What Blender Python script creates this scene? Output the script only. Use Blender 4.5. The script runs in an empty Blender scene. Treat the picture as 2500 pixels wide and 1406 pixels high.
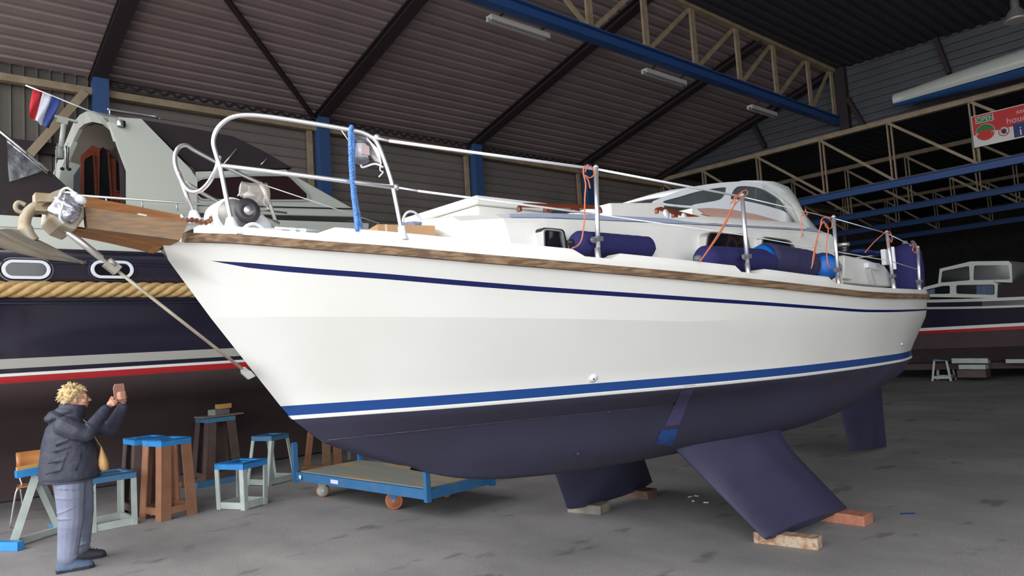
import bpy, bmesh, math, random
from mathutils import Vector, Matrix, Euler
random.seed(7)
R = math.radians
scene = bpy.context.scene
COL = scene.collection

# ------------------------------------------------------------------ camera
F_PX, ROLL, HEAD, CAM_Z = 1770.0, R(3.55), R(48.5), 1.70
PITCH = math.atan(142 * math.cos(ROLL) / F_PX)
_f0 = Vector((math.cos(HEAD), math.sin(HEAD), 0)); _r0 = Vector((math.sin(HEAD), -math.cos(HEAD), 0)); _u0 = Vector((0, 0, 1))
FW = math.cos(PITCH) * _f0 + math.sin(PITCH) * _u0
_up = -math.sin(PITCH) * _f0 + math.cos(PITCH) * _u0
RT = math.cos(ROLL) * _r0 - math.sin(ROLL) * _up
UP = math.sin(ROLL) * _r0 + math.cos(ROLL) * _up
CAM = Vector((0, 0, CAM_Z))
cd = bpy.data.cameras.new('camera'); cam = bpy.data.objects.new('camera', cd); COL.objects.link(cam)
cd.sensor_width = 36; cd.lens = F_PX / 2500 * 36; cd.clip_start = .05; cd.clip_end = 300
m = Matrix.Identity(4)
for i in range(3):
    m[i][0] = RT[i]; m[i][1] = UP[i]; m[i][2] = -FW[i]; m[i][3] = CAM[i]
cam.matrix_world = m
scene.camera = cam

# ------------------------------------------------------------------ light
EXPOSURE = 0.0
scene.view_settings.view_transform = 'Standard'; scene.view_settings.look = 'None'
scene.view_settings.gamma = 1; scene.view_settings.exposure = EXPOSURE
scene.view_settings.use_curve_mapping = False
scene.cycles.use_denoising = True
scene.cycles.max_bounces = 8; scene.cycles.diffuse_bounces = 5
scene.cycles.sample_clamp_indirect = 6
W = bpy.data.worlds.new('overcast_sky'); scene.world = W; W.use_nodes = True
nt = W.node_tree; bg = nt.nodes['Background']
tc = nt.nodes.new('ShaderNodeTexCoord'); sx = nt.nodes.new('ShaderNodeSeparateXYZ'); cr = nt.nodes.new('ShaderNodeValToRGB')
nt.links.new(tc.outputs['Generated'], sx.inputs[0]); nt.links.new(sx.outputs['Z'], cr.inputs[0]); nt.links.new(cr.outputs[0], bg.inputs[0])
cr.color_ramp.elements[0].position = 0.0; cr.color_ramp.elements[0].color = (.86, .9, .95, 1)
cr.color_ramp.elements[1].position = .8; cr.color_ramp.elements[1].color = (1, 1, 1, 1)
bg.inputs[1].default_value = 4.25
# the open doorway behind the camera: a portal that guides sky light in
pd = bpy.data.lights.new('doorway_portal', 'AREA'); pd.shape = 'RECTANGLE'; pd.size = 26; pd.size_y = 8.6; pd.cycles.is_portal = True
po = bpy.data.objects.new('doorway_portal', pd); COL.objects.link(po)
po.location = (-2.6, 2, 4.4); po.rotation_euler = (R(90), 0, R(-90))

pd2 = bpy.data.lights.new('side_doorway_portal', 'AREA'); pd2.shape = 'RECTANGLE'; pd2.size = 7.6; pd2.size_y = 8.4; pd2.cycles.is_portal = True
po2 = bpy.data.objects.new('side_doorway_portal', pd2); COL.objects.link(po2)
po2.location = (1.2, -12.0, 4.3); po2.rotation_euler = (R(90), 0, 0)

# ------------------------------------------------------------------ materials
def lin(c):
    return tuple((v / 255 / 12.92 if v / 255 <= .04045 else ((v / 255 + .055) / 1.055) ** 2.4) for v in c)
MATS = {}
def M(name, c, rough=.5, metal=0, c2=None, ns=6, bump=0, stretch=None, coat=0, lo=.35, hi=.7, detail=6, alpha=1, trans=0, bscale=None, emit=0):
    m = bpy.data.materials.new(name); m.use_nodes = True; nt = m.node_tree; b = nt.nodes['Principled BSDF']
    b.inputs['Base Color'].default_value = (*lin(c), 1); b.inputs['Roughness'].default_value = rough; b.inputs['Metallic'].default_value = metal
    if coat: b.inputs['Coat Weight'].default_value = coat; b.inputs['Coat Roughness'].default_value = .08
    if alpha < 1: b.inputs['Alpha'].default_value = alpha
    if trans: b.inputs['Transmission Weight'].default_value = trans
    if c2 is not None or bump:
        tc = nt.nodes.new('ShaderNodeTexCoord'); mp = nt.nodes.new('ShaderNodeMapping'); nt.links.new(tc.outputs['Object'], mp.inputs[0])
        if stretch: mp.inputs['Scale'].default_value = stretch
        n = nt.nodes.new('ShaderNodeTexNoise'); n.inputs['Scale'].default_value = ns; n.inputs['Detail'].default_value = detail; nt.links.new(mp.outputs[0], n.inputs['Vector'])
        if c2 is not None:
            r = nt.nodes.new('ShaderNodeValToRGB'); r.color_ramp.elements[0].position = lo; r.color_ramp.elements[1].position = hi
            r.color_ramp.elements[0].color = (*lin(c), 1); r.color_ramp.elements[1].color = (*lin(c2), 1)
            nt.links.new(n.outputs['Fac'], r.inputs[0]); nt.links.new(r.outputs[0], b.inputs['Base Color'])
        if bump:
            bn = nt.nodes.new('ShaderNodeBump'); bn.inputs['Strength'].default_value = bump; bn.inputs['Distance'].default_value = .02
            nt.links.new(n.outputs['Fac'], bn.inputs['Height']); nt.links.new(bn.outputs[0], b.inputs['Normal'])
    MATS[name] = m
    return m
white = M('cream_gelcoat', (228, 227, 222), .3, coat=.25, c2=(223, 221, 214), ns=1.2)
deckw = M('deck_gelcoat', (234, 233, 228), .35, c2=(227, 225, 218), ns=3)
bluest = M('blue_boot_stripe', (22, 66, 132), .3, coat=.3)
covest = M('navy_cove_stripe', (16, 26, 84), .3)
whst = M('white_waterline_stripe', (236, 236, 230), .35)
antif = M('navy_antifouling', (52, 50, 68), .7, c2=(60, 58, 82), ns=1.1, bump=.1)
keelm = M('navy_keel_paint', (48, 47, 70), .65, c2=(57, 56, 84), ns=2.5, bump=.1)
teak = M('weathered_teak', (98, 74, 54), .75, c2=(142, 116, 88), ns=4, stretch=(.6, 6, 14), bump=.3, lo=.42, hi=.62)
teakgrey = M('greyed_teak', (118, 98, 80), .75, c2=(150, 118, 82), ns=5, stretch=(.8, 6, 12), bump=.3)
teakwarm = M('orange_teak', (168, 112, 62), .6, c2=(140, 92, 54), ns=6, stretch=(.8, 6, 10), bump=.2)
mahog = M('varnished_mahogany', (132, 62, 38), .3, c2=(104, 46, 30), ns=6, stretch=(1, 8, 8), coat=.4)
pinkteak = M('pale_pink_teak', (196, 160, 148), .6, c2=(178, 140, 128), ns=30, stretch=(1, 4, 6))
steel = M('polished_stainless', (232, 232, 236), .34, .8)
steelw = M('brushed_stainless', (216, 214, 211), .42, .8)
galv = M('galvanised_steel', (150, 148, 142), .55, .6, c2=(178, 172, 160), ns=9, bump=.15)
galvtan = M('rusty_galvanised', (156, 138, 110), .6, .35, c2=(186, 178, 162), ns=7, bump=.15)
rust = M('rusty_chain', (118, 74, 52), .8, .2, c2=(150, 104, 80), ns=30)
whplast = M('white_plastic', (232, 234, 238), .35)
greyplast = M('grey_plastic', (110, 110, 116), .45)
blackpl = M('black_rubber', (28, 28, 32), .5)
paleblue = M('lavender_grey_nonslip', (168, 180, 204), .7, c2=(158, 170, 196), ns=40)
hood = M('grey_canvas_hood', (192, 194, 188), .8, c2=(180, 183, 176), ns=5, bump=.2)
glassd = M('dark_tinted_glass', (26, 28, 32), .08, coat=.3)
glassg = M('grey_window_glass', (92, 98, 100), .1, coat=.3, c2=(70, 76, 78), ns=1.2)
fendm = M('navy_fender_cover', (36, 36, 96), .85, c2=(30, 30, 80), ns=60, bump=.1)
fendm2 = M('faded_navy_fender_cover', (44, 44, 80), .85, c2=(54, 54, 92), ns=60, bump=.1)
fendb = M('bright_blue_fender_vinyl', (20, 100, 190), .45)
orange = M('orange_cord', (206, 118, 86), .8)
bluerope = M('blue_rope', (74, 124, 196), .7, c2=(110, 156, 214), ns=60)
tanrope = M('tan_fender_rope', (206, 172, 116), .8, c2=(186, 150, 96), ns=20, bump=.2)
card = M('brown_cardboard', (196, 156, 116), .8, c2=(186, 146, 106), ns=3)
silver = M('silver_foil_cloth', (205, 205, 212), .3, .75, c2=(160, 160, 172), ns=14, bump=.9)
clearpl = M('clear_plastic_bag', (170, 160, 150), .12, 0, alpha=.45, bump=.8, ns=12)
navy = M('navy_topside_paint', (42, 38, 54), .14, coat=.5)
navyl = M('navy_upper_strake', (44, 42, 64), .2, coat=.5)
blackaf = M('dark_brown_antifouling', (78, 62, 64), .85, c2=(84, 68, 68), ns=2)
greyband = M('grey_boot_band', (176, 172, 164), .4)
redst = M('red_waterline_stripe', (178, 36, 40), .4)
offwh = M('pale_green_white_paint', (200, 203, 193), .35, coat=.2)
offwh2 = M('pale_green_grey_paint', (170, 176, 167), .45)
canvas = M('black_canvas_cover', (44, 36, 40), .8, c2=(52, 40, 42), ns=3, bump=.3)
dkin = M('dim_cabin_lining', (120, 108, 98), .8)
bluest_l = M('blue_painted_steel', (58, 146, 214), .45, c2=(48, 130, 198), ns=8)
bluedull = M('dull_blue_painted_steel', (62, 116, 160), .55, c2=(84, 124, 152), ns=6)
greysteel = M('pale_grey_green_steel', (186, 194, 188), .5, c2=(166, 176, 170), ns=6)
brownst = M('brown_oxide_steel', (158, 112, 84), .6, c2=(142, 98, 74), ns=5)
dkbrown = M('dark_brown_steel', (96, 78, 72), .6, c2=(80, 66, 64), ns=5)
tblue = M('blue_truss_paint', (46, 82, 138), .5)
ttan = M('tan_truss_paint', (172, 154, 128), .6, c2=(150, 130, 104), ns=4)
dksteel = M('dark_maroon_roof_steel', (52, 40, 44), .7)
colblue = M('blue_column_paint', (56, 88, 136), .6)
rollr = M('orange_brown_castor_rubber', (176, 110, 76), .6, c2=(160, 96, 66), ns=8)
plyd = M('worn_plywood_deck', (136, 140, 132), .75, c2=(176, 146, 108), ns=2.2, stretch=(3, .5, 1), bump=.2, lo=.5, hi=.66)
trblue = M('worn_trolley_blue', (44, 104, 154), .55, c2=(80, 112, 130), ns=5, lo=.45, hi=.8)
labelm = M('pale_lilac_label', (212, 214, 238), .5)
timber = M('sawn_timber_red', (186, 124, 96), .8, c2=(150, 98, 76), ns=6, stretch=(1, 5, 5), bump=.2)
timberg = M('grey_sawn_timber', (176, 160, 136), .8, c2=(160, 108, 80), ns=7, stretch=(1, 3, 3), bump=.2, lo=.45, hi=.6)
timbery = M('yellow_timber', (206, 160, 92), .7, c2=(190, 140, 76), ns=5, stretch=(1, 5, 5))
chairw = M('honey_plywood', (206, 140, 84), .3, c2=(190, 122, 70), ns=5, stretch=(1, 1, 4), coat=.4)
signred = M('sign_red', (204, 44, 40), .5); signwh = M('sign_white', (226, 224, 216), .5); signgr = M('sign_green', (26, 128, 62), .5); signbl = M('sign_blue', (32, 44, 110), .5)
signpk = M('sign_pale_pink', (232, 200, 206), .5)
red = M('flag_red', (196, 44, 52), .8); fwh = M('flag_white', (226, 228, 240), .8); fbl = M('flag_blue', (62, 80, 150), .8)
skin = M('skin', (222, 168, 142), .55, c2=(210, 150, 124), ns=14); hairm = M('blond_hair', (214, 190, 142), .75, c2=(172, 144, 98), ns=26, stretch=(3, 3, 1), bump=.4)
jacket = M('dark_blue_grey_jacket', (62, 64, 80), .6, c2=(52, 54, 68), ns=9, bump=.9)
trous = M('light_blue_grey_trousers', (136, 141, 162), .85, c2=(118, 123, 144), ns=6, bump=.3)
shoem = M('blue_grey_shoe', (92, 110, 136), .7, c2=(78, 94, 120), ns=14); solem = M('dark_sole', (42, 44, 50), .8)
bagm = M('tan_bag', (206, 164, 108), .6, c2=(186, 142, 86), ns=14, bump=.3)
phonem = M('rose_phone_case', (176, 128, 110), .5)
lampm = M('white_lamp_casing', (190, 186, 182), .4)
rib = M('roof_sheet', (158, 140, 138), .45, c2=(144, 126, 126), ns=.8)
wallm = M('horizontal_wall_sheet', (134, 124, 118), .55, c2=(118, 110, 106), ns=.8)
wallv = M('vertical_wall_sheet', (112, 106, 98), .6, c2=(92, 88, 82), ns=1.5)
gab = M('grey_gable_sheet', (92, 93, 98), .4, c2=(80, 81, 86), ns=.8)
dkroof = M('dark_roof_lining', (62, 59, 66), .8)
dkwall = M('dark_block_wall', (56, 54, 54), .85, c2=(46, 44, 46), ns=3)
curt = M('blue_curtain', (96, 110, 140), .8, c2=(66, 78, 104), ns=8, stretch=(1, 8, .1))

def floor_material():
    m = bpy.data.materials.new('asphalt_floor'); m.use_nodes = True; nt = m.node_tree; L = nt.links.new; b = nt.nodes['Principled BSDF']
    b.inputs['Roughness'].default_value = .8
    tc = nt.nodes.new('ShaderNodeTexCoord')
    def noise(s, d=5, rough=.55, sc=None):
        n = nt.nodes.new('ShaderNodeTexNoise'); n.inputs['Scale'].default_value = s; n.inputs['Detail'].default_value = d; n.inputs['Roughness'].default_value = rough
        if sc:
            mp = nt.nodes.new('ShaderNodeMapping'); mp.inputs['Scale'].default_value = sc; L(tc.outputs['Object'], mp.inputs[0]); L(mp.outputs[0], n.inputs['Vector'])
        else: L(tc.outputs['Object'], n.inputs['Vector'])
        return n
    def ramp(src, a, ca, b_, cb):
        r = nt.nodes.new('ShaderNodeValToRGB'); e = r.color_ramp.elements; e[0].position = a; e[0].color = (*ca, 1); e[1].position = b_; e[1].color = (*cb, 1); L(src, r.inputs[0]); return r
    def mix(f, a, b_, mode='MIX'):
        x = nt.nodes.new('ShaderNodeMix'); x.data_type = 'RGBA'; x.blend_type = mode
        if isinstance(f, float): x.inputs[0].default_value = f
        else: L(f, x.inputs[0])
        L(a, x.inputs[6]); L(b_, x.inputs[7]); return x.outputs[2]
    base = ramp(noise(.55, 6, .6).outputs['Fac'], .3, lin((140, 137, 136)), .7, lin((166, 162, 159)))
    streak = ramp(noise(1.6, 6, .6, (1, .35, 1)).outputs['Fac'], .42, (1, 1, 1), .62, (.84, .84, .85))
    c = mix(1.0, base.outputs[0], streak.outputs[0], 'MULTIPLY')
    stain = ramp(noise(1.9, 3, .55, (.8, 1.5, 1)).outputs['Fac'], .62, (1, 1, 1), .70, (.62, .6, .62))
    c = mix(1.0, c, stain.outputs[0], 'MULTIPLY')
    gr = ramp(noise(90, 3, .7).outputs['Fac'], .35, (.72, .72, .73), .65, (1.2, 1.2, 1.2))
    c = mix(1.0, c, gr.outputs[0], 'MULTIPLY')
    sp = ramp(noise(26, 2, .5).outputs['Fac'], .735, (0, 0, 0), .75, (1, 1, 1))
    lt = nt.nodes.new('ShaderNodeRGB'); lt.outputs[0].default_value = (*lin((176, 172, 166)), 1)
    c = mix(sp.outputs[0], c, lt.outputs[0])
    L(c, b.inputs['Base Color'])
    bn = nt.nodes.new('ShaderNodeBump'); bn.inputs['Strength'].default_value = .35; bn.inputs['Distance'].default_value = .01
    L(noise(60, 4, .7).outputs['Fac'], bn.inputs['Height']); L(bn.outputs[0], b.inputs['Normal'])
    return m

# ------------------------------------------------------------------ geometry helpers
def P(px, py, X=None, Y=None, Z=None):
    d = FW + (px - 1250) / F_PX * RT - (py - 703) / F_PX * UP
    if X is not None: t = (X - CAM.x) / d.x
    elif Y is not None: t = (Y - CAM.y) / d.y
    else: t = (Z - CAM.z) / d.z
    return CAM + t * d

def V(*a): return Vector(a)
def smoothpts(pts, k=6, closed=False):
    pts = [Vector(p) for p in pts]; n = len(pts); out = []
    rng = n if closed else n - 1
    for i in range(rng):
        if closed: p0, p1, p2, p3 = pts[i - 1], pts[i], pts[(i + 1) % n], pts[(i + 2) % n]
        else: p0 = pts[max(i - 1, 0)]; p1 = pts[i]; p2 = pts[i + 1]; p3 = pts[min(i + 2, n - 1)]
        for j in range(k):
            t = j / k
            out.append(.5 * ((2 * p1) + (p2 - p0) * t + (2 * p0 - 5 * p1 + 4 * p2 - p3) * t * t + (3 * p1 - p0 - 3 * p2 + p3) * t ** 3))
    if not closed: out.append(pts[-1])
    return out

def tagit(o, label=None, cat=None, group=None, kind=None):
    if label: o['label'] = label
    if cat: o['category'] = cat
    if group: o['group'] = group
    if kind: o['kind'] = kind
    return o
def thing(name, label, cat, loc=(0, 0, 0), rz=0, group=None):
    o = bpy.data.objects.new(name, None); COL.objects.link(o); o.location = loc; o.rotation_euler = (0, 0, rz); o.empty_display_size = .1
    return tagit(o, label, cat, group)

WORLD = {}
def wloc(o):
    return WORLD.get(o.name, Vector(o.location) if o.parent is None else None)

class MB:
    def __init__(s): s.v = []; s.f = []; s.m = []; s.sm = []
    def add(s, vs, fs, mi=0, smooth=False):
        o = len(s.v); s.v += [Vector(v) for v in vs]
        for f in fs: s.f.append([i + o for i in f]); s.m.append(mi); s.sm.append(smooth)
        return s
    def box(s, c, d, rot=None, mi=0, taper=None):
        c = Vector(c); x, y, z = d[0] / 2, d[1] / 2, d[2] / 2; vs = []
        for k in (-1, 1):
            t = taper if (taper and k == 1) else 1
            for a, b in ((-1, -1), (1, -1), (1, 1), (-1, 1)):
                p = Vector((a * x * t, b * y * t, k * z)); vs.append(c + (rot @ p if rot else p))
        return s.add(vs, [(3, 2, 1, 0), (4, 5, 6, 7), (0, 1, 5, 4), (1, 2, 6, 5), (2, 3, 7, 6), (3, 0, 4, 7)], mi)
    def beam(s, a, b, w, h, up=(0, 0, 1), mi=0):
        a, b = Vector(a), Vector(b); d = (b - a).normalized(); u = Vector(up)
        sd = d.cross(u)
        if sd.length < 1e-4: sd = d.cross(Vector((1, 0, 0)))
        sd.normalize(); u = sd.cross(d); vs = []
        for p in (a, b):
            for i, j in ((-1, -1), (1, -1), (1, 1), (-1, 1)): vs.append(p + sd * (i * w / 2) + u * (j * h / 2))
        return s.add(vs, [(3, 2, 1, 0), (4, 5, 6, 7), (0, 1, 5, 4), (1, 2, 6, 5), (2, 3, 7, 6), (3, 0, 4, 7)], mi)
    def loft(s, rings, closed=True, caps=True, mi=0, smooth=True, loop=False):
        n = len(rings[0]); vs = [v for r in rings for v in r]; fs = []
        nr = len(rings)
        for i in range(nr if loop else nr - 1):
            a, b = i * n, ((i + 1) % nr) * n
            for j in range(n if closed else n - 1):
                k = (j + 1) % n; fs.append((a + j, a + k, b + k, b + j))
        s.add(vs, fs, mi, smooth)
        if caps and not loop and closed:
            s.add(rings[0], [tuple(range(n))[::-1]], mi, False); s.add(rings[-1], [tuple(range(n))], mi, False)
        return s
    def tube(s, pts, r, n=8, closed=False, mi=0, flat=1.0, caps=True):
        pts = [Vector(p) for p in pts]; N = len(pts); rr = r if isinstance(r, (list, tuple)) else [r] * N
        t0 = (pts[1] - pts[0]).normalized(); ref = Vector((0, 0, 1)) if abs(t0.z) < .9 else Vector((1, 0, 0))
        u = t0.cross(ref).normalized(); rings = []
        for i, p in enumerate(pts):
            if closed: t = pts[(i + 1) % N] - pts[i - 1]
            else: t = pts[min(i + 1, N - 1)] - pts[max(i - 1, 0)]
            if t.length < 1e-7: t = t0
            t = t.normalized(); u = (u - t * u.dot(t)); u = u.normalized() if u.length > 1e-6 else t.orthogonal().normalized()
            w = t.cross(u)
            rings.append([p + (u * math.cos(2 * math.pi * k / n) + w * math.sin(2 * math.pi * k / n) * flat) * rr[i] for k in range(n)])
        return s.loft(rings, caps=caps, mi=mi, loop=closed)
    def prism(s, poly, vec, mi=0, smooth=False):
        poly = [Vector(p) for p in poly]; vec = Vector(vec); n = len(poly)
        vs = poly + [p + vec for p in poly]
        s.add(vs, [tuple(range(n)), tuple(range(n, 2 * n))[::-1]], mi, False)
        s.add(vs, [(i, (i + 1) % n, n + (i + 1) % n, n + i) for i in range(n)], mi, smooth)
        return s
    def ringprism(s, outer, inner, vec, mi=0):
        n = len(outer); o = [Vector(p) for p in outer]; i_ = [Vector(p) for p in inner]; vec = Vector(vec)
        vs = o + i_ + [p + vec for p in o] + [p + vec for p in i_]; fs = []
        for a in range(n):
            b = (a + 1) % n
            fs += [(a, b, n + b, n + a), (2 * n + a, 3 * n + a, 3 * n + b, 2 * n + b), (a, 2 * n + a, 2 * n + b, b), (n + a, n + b, 3 * n + b, 3 * n + a)]
        return s.add(vs, fs, mi)
    def lathe(s, o, ax, prof, n=24, mi=0, smooth=True):
        o = Vector(o); ax = Vector(ax).normalized(); u = ax.orthogonal().normalized(); w = ax.cross(u)
        rings = [[o + ax * h + (u * math.cos(2 * math.pi * k / n) + w * math.sin(2 * math.pi * k / n)) * max(r, .0005) for k in range(n)] for r, h in prof]
        return s.loft(rings, mi=mi, smooth=smooth)
    def ell(s, c, r, rot=None, mi=0, n=20, m=12):
        c = Vector(c); rings = []
        for i in range(m + 1):
            a = math.pi * i / m; ri = max(math.sin(a), .002)
            ring = []
            for k in range(n):
                p = Vector((r[0] * ri * math.cos(2 * math.pi * k / n), r[1] * ri * math.sin(2 * math.pi * k / n), -r[2] * math.cos(a)))
                ring.append(c + (rot @ p if rot else p))
            rings.append(ring)
        return s.loft(rings, mi=mi)
    def build(s, name, mats, parent=None, label=None, cat=None, group=None, kind=None, local=False, bevel=0):
        if not isinstance(mats, (list, tuple)): mats = [mats]
        if parent is not None:
            M_ = Matrix.Identity(4) if local else CHAIN(parent).inverted()
            vs = [M_ @ v for v in s.v]; loc = Vector((0, 0, 0))
        else:
            xs = [v.x for v in s.v]; ys = [v.y for v in s.v]; zs = [v.z for v in s.v]
            loc = Vector(((min(xs) + max(xs)) / 2, (min(ys) + max(ys)) / 2, min(zs)))
            if kind == 'structure': loc = Vector((0, 0, 0))
            vs = [v - loc for v in s.v]
        me = bpy.data.meshes.new(name); me.from_pydata([tuple(v) for v in vs], [], s.f)
        for mt in mats: me.materials.append(mt)
        for p, mi, sm in zip(me.polygons, s.m, s.sm): p.material_index = mi; p.use_smooth = sm
        b = bmesh.new(); b.from_mesh(me); bmesh.ops.remove_doubles(b, verts=b.verts, dist=1e-5); bmesh.ops.recalc_face_normals(b, faces=b.faces); b.to_mesh(me); b.free()
        o = bpy.data.objects.new(name, me); COL.objects.link(o); o.location = loc
        if parent is not None: o.parent = parent
        if bevel:
            md = o.modifiers.new('bevel', 'BEVEL'); md.width = bevel; md.segments = 2; md.limit_method = 'ANGLE'
        return tagit(o, label, cat, group, kind)
def CHAIN(o):
    m = Matrix.Identity(4)
    while o is not None:
        m = (Matrix.Translation(o.location) @ o.rotation_euler.to_matrix().to_4x4()) @ m; o = o.parent
    return m
def copy_tree(o, parent=None):
    c = o.copy(); COL.objects.link(c); c.parent = parent
    for ch in list(o.children): copy_tree(ch, c)
    return c
def roundpoly(pts, r, k=4):
    out = []; n = len(pts)
    for i in range(n):
        p = Vector(pts[i] + (0,)) if len(pts[i]) == 2 else Vector(pts[i]); a = Vector((*pts[i - 1][:2], 0)); c = Vector((*pts[(i + 1) % n][:2], 0))
        d1 = (a - p); d2 = (c - p); rr = min(r, d1.length * .45, d2.length * .45); p1 = p + d1.normalized() * rr; p2 = p + d2.normalized() * rr
        for j in range(k + 1):
            t = j / k; q = (1 - t) ** 2 * p1 + 2 * t * (1 - t) * p + t * t * p2; out.append((q.x, q.y))
    return out
def scalepoly(pts, s):
    cx = sum(p[0] for p in pts) / len(pts); cy = sum(p[1] for p in pts) / len(pts)
    return [(cx + (p[0] - cx) * s[0], cy + (p[1] - cy) * s[1]) for p in pts]
def plane_poly(pts, **k): return [P(x, y, **k) for x, y in pts]
def lerp(a, b, t): return a + (b - a) * t
def tab(xs, ys):
    # smooth (pchip-like) table lookup
    n = len(xs); d = [(ys[i + 1] - ys[i]) / (xs[i + 1] - xs[i]) for i in range(n - 1)]
    mm = [d[0]] + [0 if d[i - 1] * d[i] <= 0 else 2 * d[i - 1] * d[i] / (d[i - 1] + d[i]) for i in range(1, n - 1)] + [d[-1]]
    def f(x):
        if x <= xs[0]: return ys[0]
        if x >= xs[-1]: return ys[-1]
        i = max(j for j in range(n - 1) if xs[j] <= x); h = xs[i + 1] - xs[i]; t = (x - xs[i]) / h
        return (2 * t ** 3 - 3 * t ** 2 + 1) * ys[i] + (t ** 3 - 2 * t ** 2 + t) * h * mm[i] + (-2 * t ** 3 + 3 * t ** 2) * ys[i + 1] + (t ** 3 - t ** 2) * h * mm[i + 1]
    return f
def tubes(pts, r, **k):
    return MB().tube(pts, r, **k)
def remesh(o, vox, it=3, fac=.5):
    md = o.modifiers.new('fuse', 'REMESH'); md.mode = 'VOXEL'; md.voxel_size = vox; md.use_smooth_shade = True
    m2 = o.modifiers.new('soften', 'SMOOTH'); m2.iterations = it; m2.factor = fac

# ================================================================== THE HALL
XF, XB, YL, YR = -2.6, 42.0, 15.0, -12.0     # open front, far end, left wall, right wall
XW = 20.3                                     # line of the first cross truss
YT = 8.7                                      # line of the long truss
def zl(y): return 7.2 + (15 - y) * (1.72 / 6.3)
mb = MB(); mb.add([(-40, -40, 0), (70, -40, 0), (70, 45, 0), (-40, 45, 0)], [(0, 1, 2, 3)]); mb.build('floor', floor_material(), kind='structure')
def sheet(a, b, ext, pitch, depth, nrm, fl=.42):
    """trapezoidal sheet: profile runs from a to b, extruded by ext"""
    a, b, ext, nrm = Vector(a), Vector(b), Vector(ext), Vector(nrm).normalized(); L = (b - a).length; d = (b - a) / L; prof = []; t = 0
    while t < L:
        for f, h in ((0, 0), (fl, 0), (fl + .08, 1), (.92, 1)):
            q = t + f * pitch
            if q <= L: prof.append(a + d * q + nrm * (h * depth))
        t += pitch
    prof.append(b)
    mb = MB(); n = len(prof); mb.add(prof + [p + ext for p in prof], [(i, i + 1, n + i + 1, n + i) for i in range(n - 1)])
    return mb
sheet((XF, 15, 7.2), (XF, YT, zl(YT)), (XW - XF + .3, 0, 0), .27, .045, (0, -.26, -1), .3).build('ceiling', rib, kind='structure')
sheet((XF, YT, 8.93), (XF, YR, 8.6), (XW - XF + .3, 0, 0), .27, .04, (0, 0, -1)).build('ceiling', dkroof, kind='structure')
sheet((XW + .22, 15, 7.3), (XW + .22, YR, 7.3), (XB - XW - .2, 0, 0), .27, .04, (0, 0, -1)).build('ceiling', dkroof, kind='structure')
sheet((3.1, YL, 0), (3.1, YL, 7.34), (XB - 3.1, 0, 0), .215, .035, (0, -1, 0), .72).build('wall_left', wallm, kind='structure')
sheet((XF, YL, 0), (3.1, YL, 0), (0, 0, 7.2), .2, .04, (0, -1, 0), .8).build('wall_left', wallv, kind='structure')
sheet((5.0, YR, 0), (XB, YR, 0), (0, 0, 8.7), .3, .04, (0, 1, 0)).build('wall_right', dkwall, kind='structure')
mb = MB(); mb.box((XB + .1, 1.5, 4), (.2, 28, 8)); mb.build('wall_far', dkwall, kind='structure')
# gable sheeting above the first cross truss
g = MB(); z = 7.15; prof = []
while z < 9.1:
    for f, h in ((0, 0), (.34, 0), (.42, 1), (.92, 1)): prof.append((z + f * .2, h * .04))
    z += .2
def gab_y(zz): return 15 if zz <= 7.2 else max(YT, 15 - (zz - 7.2) * 6.3 / 1.72)
vs = []; fs = []
for zz, h in prof: vs += [(XW + .16 - h, gab_y(zz), zz), (XW + .16 - h, YR, zz)]
for i in range(len(prof) - 1): fs.append((2 * i, 2 * i + 1, 2 * i + 3, 2 * i + 2))
g.add(vs, fs); g.build('wall_gable', gab, kind='structure')

# columns, rafters, eave beam of the left side
cx = [3.12, 7.58, 12.02, 16.35]
clab = ['blue steel column above the cabin arch of the dark motor boat, nearest the flag', 'blue steel column behind the bow rail of the white sailing boat',
        'blue steel column seen between the two lifelines left of the first stanchion', 'blue steel column just beside the first white stanchion, behind it']
for x, l in zip(cx, clab):
    c = MB(); c.box((x, 14.71, 3.55), (.26, .24, 7.1))
    c.build('steel_column', colblue, label=l, cat='column', group='blue columns along the left wall')
rlab = ['dark roof beam rising from the leftmost blue column', 'dark reddish roof beam above the bow rail of the sailing boat', 'dark roof beam reaching the blue truss below the first strip light',
        'dark roof beam reaching the blue truss by the second strip light', 'dark edge roof beam where the sloping roof meets the grey gable sheets']
for x, l in zip([3.1, 7.58, 12.04, 16.35, 20.15], rlab):
    r = MB(); a = V(x, 15, zl(15) - .2); b = V(x, YT, zl(YT) - .2)
    r.beam(a, b, .26, .03); r.beam(a + V(0, 0, .14), b + V(0, 0, .14), .26, .03); r.beam(a + V(0, 0, .07), b + V(0, 0, .07), .03, .14)
    r.build('roof_beam', dksteel, label=l, cat='roof beam', group='dark beams under the sloping roof')
e = MB(); e.beam((XF, 14.78, 6.86), (XB, 14.78, 6.86), .14, .13); e.build('trim_1', ttan, kind='structure')
e = MB()
pts = []
for i in range(400):
    x = 3.3 + i * .042; pts.append(V(x, 14.72, 7.05 + .035 * math.sin(i * 1.05)))
e.tube(pts, .03, n=5); e.build('corrugation_ends', dksteel, label='dark rippled corrugation ends running above the tan eave beam of the left wall', cat='cable')  # dark wavy tube added to stand in for the zigzag ends of the corrugation
for x, l in ((7.33, 'tan post beside the blue column behind the bow rail'), (11.78, 'tan post beside the blue column between the lifelines'), (16.1, 'tan post left of the column next to the first stanchion')):
    e = MB(); e.box((x, 14.84, 3.4), (.10, .1, 6.8)); e.build('wall_post', ttan, label=l, cat='post', group='tan posts beside the blue columns')
e = MB(); e.beam(P(206, 226, Y=14.7), P(-120, 594, Y=14.7), .14, .14); e.build('diagonal_brace', ttan, label='tan diagonal brace running down left behind the flag', cat='brace')
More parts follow.
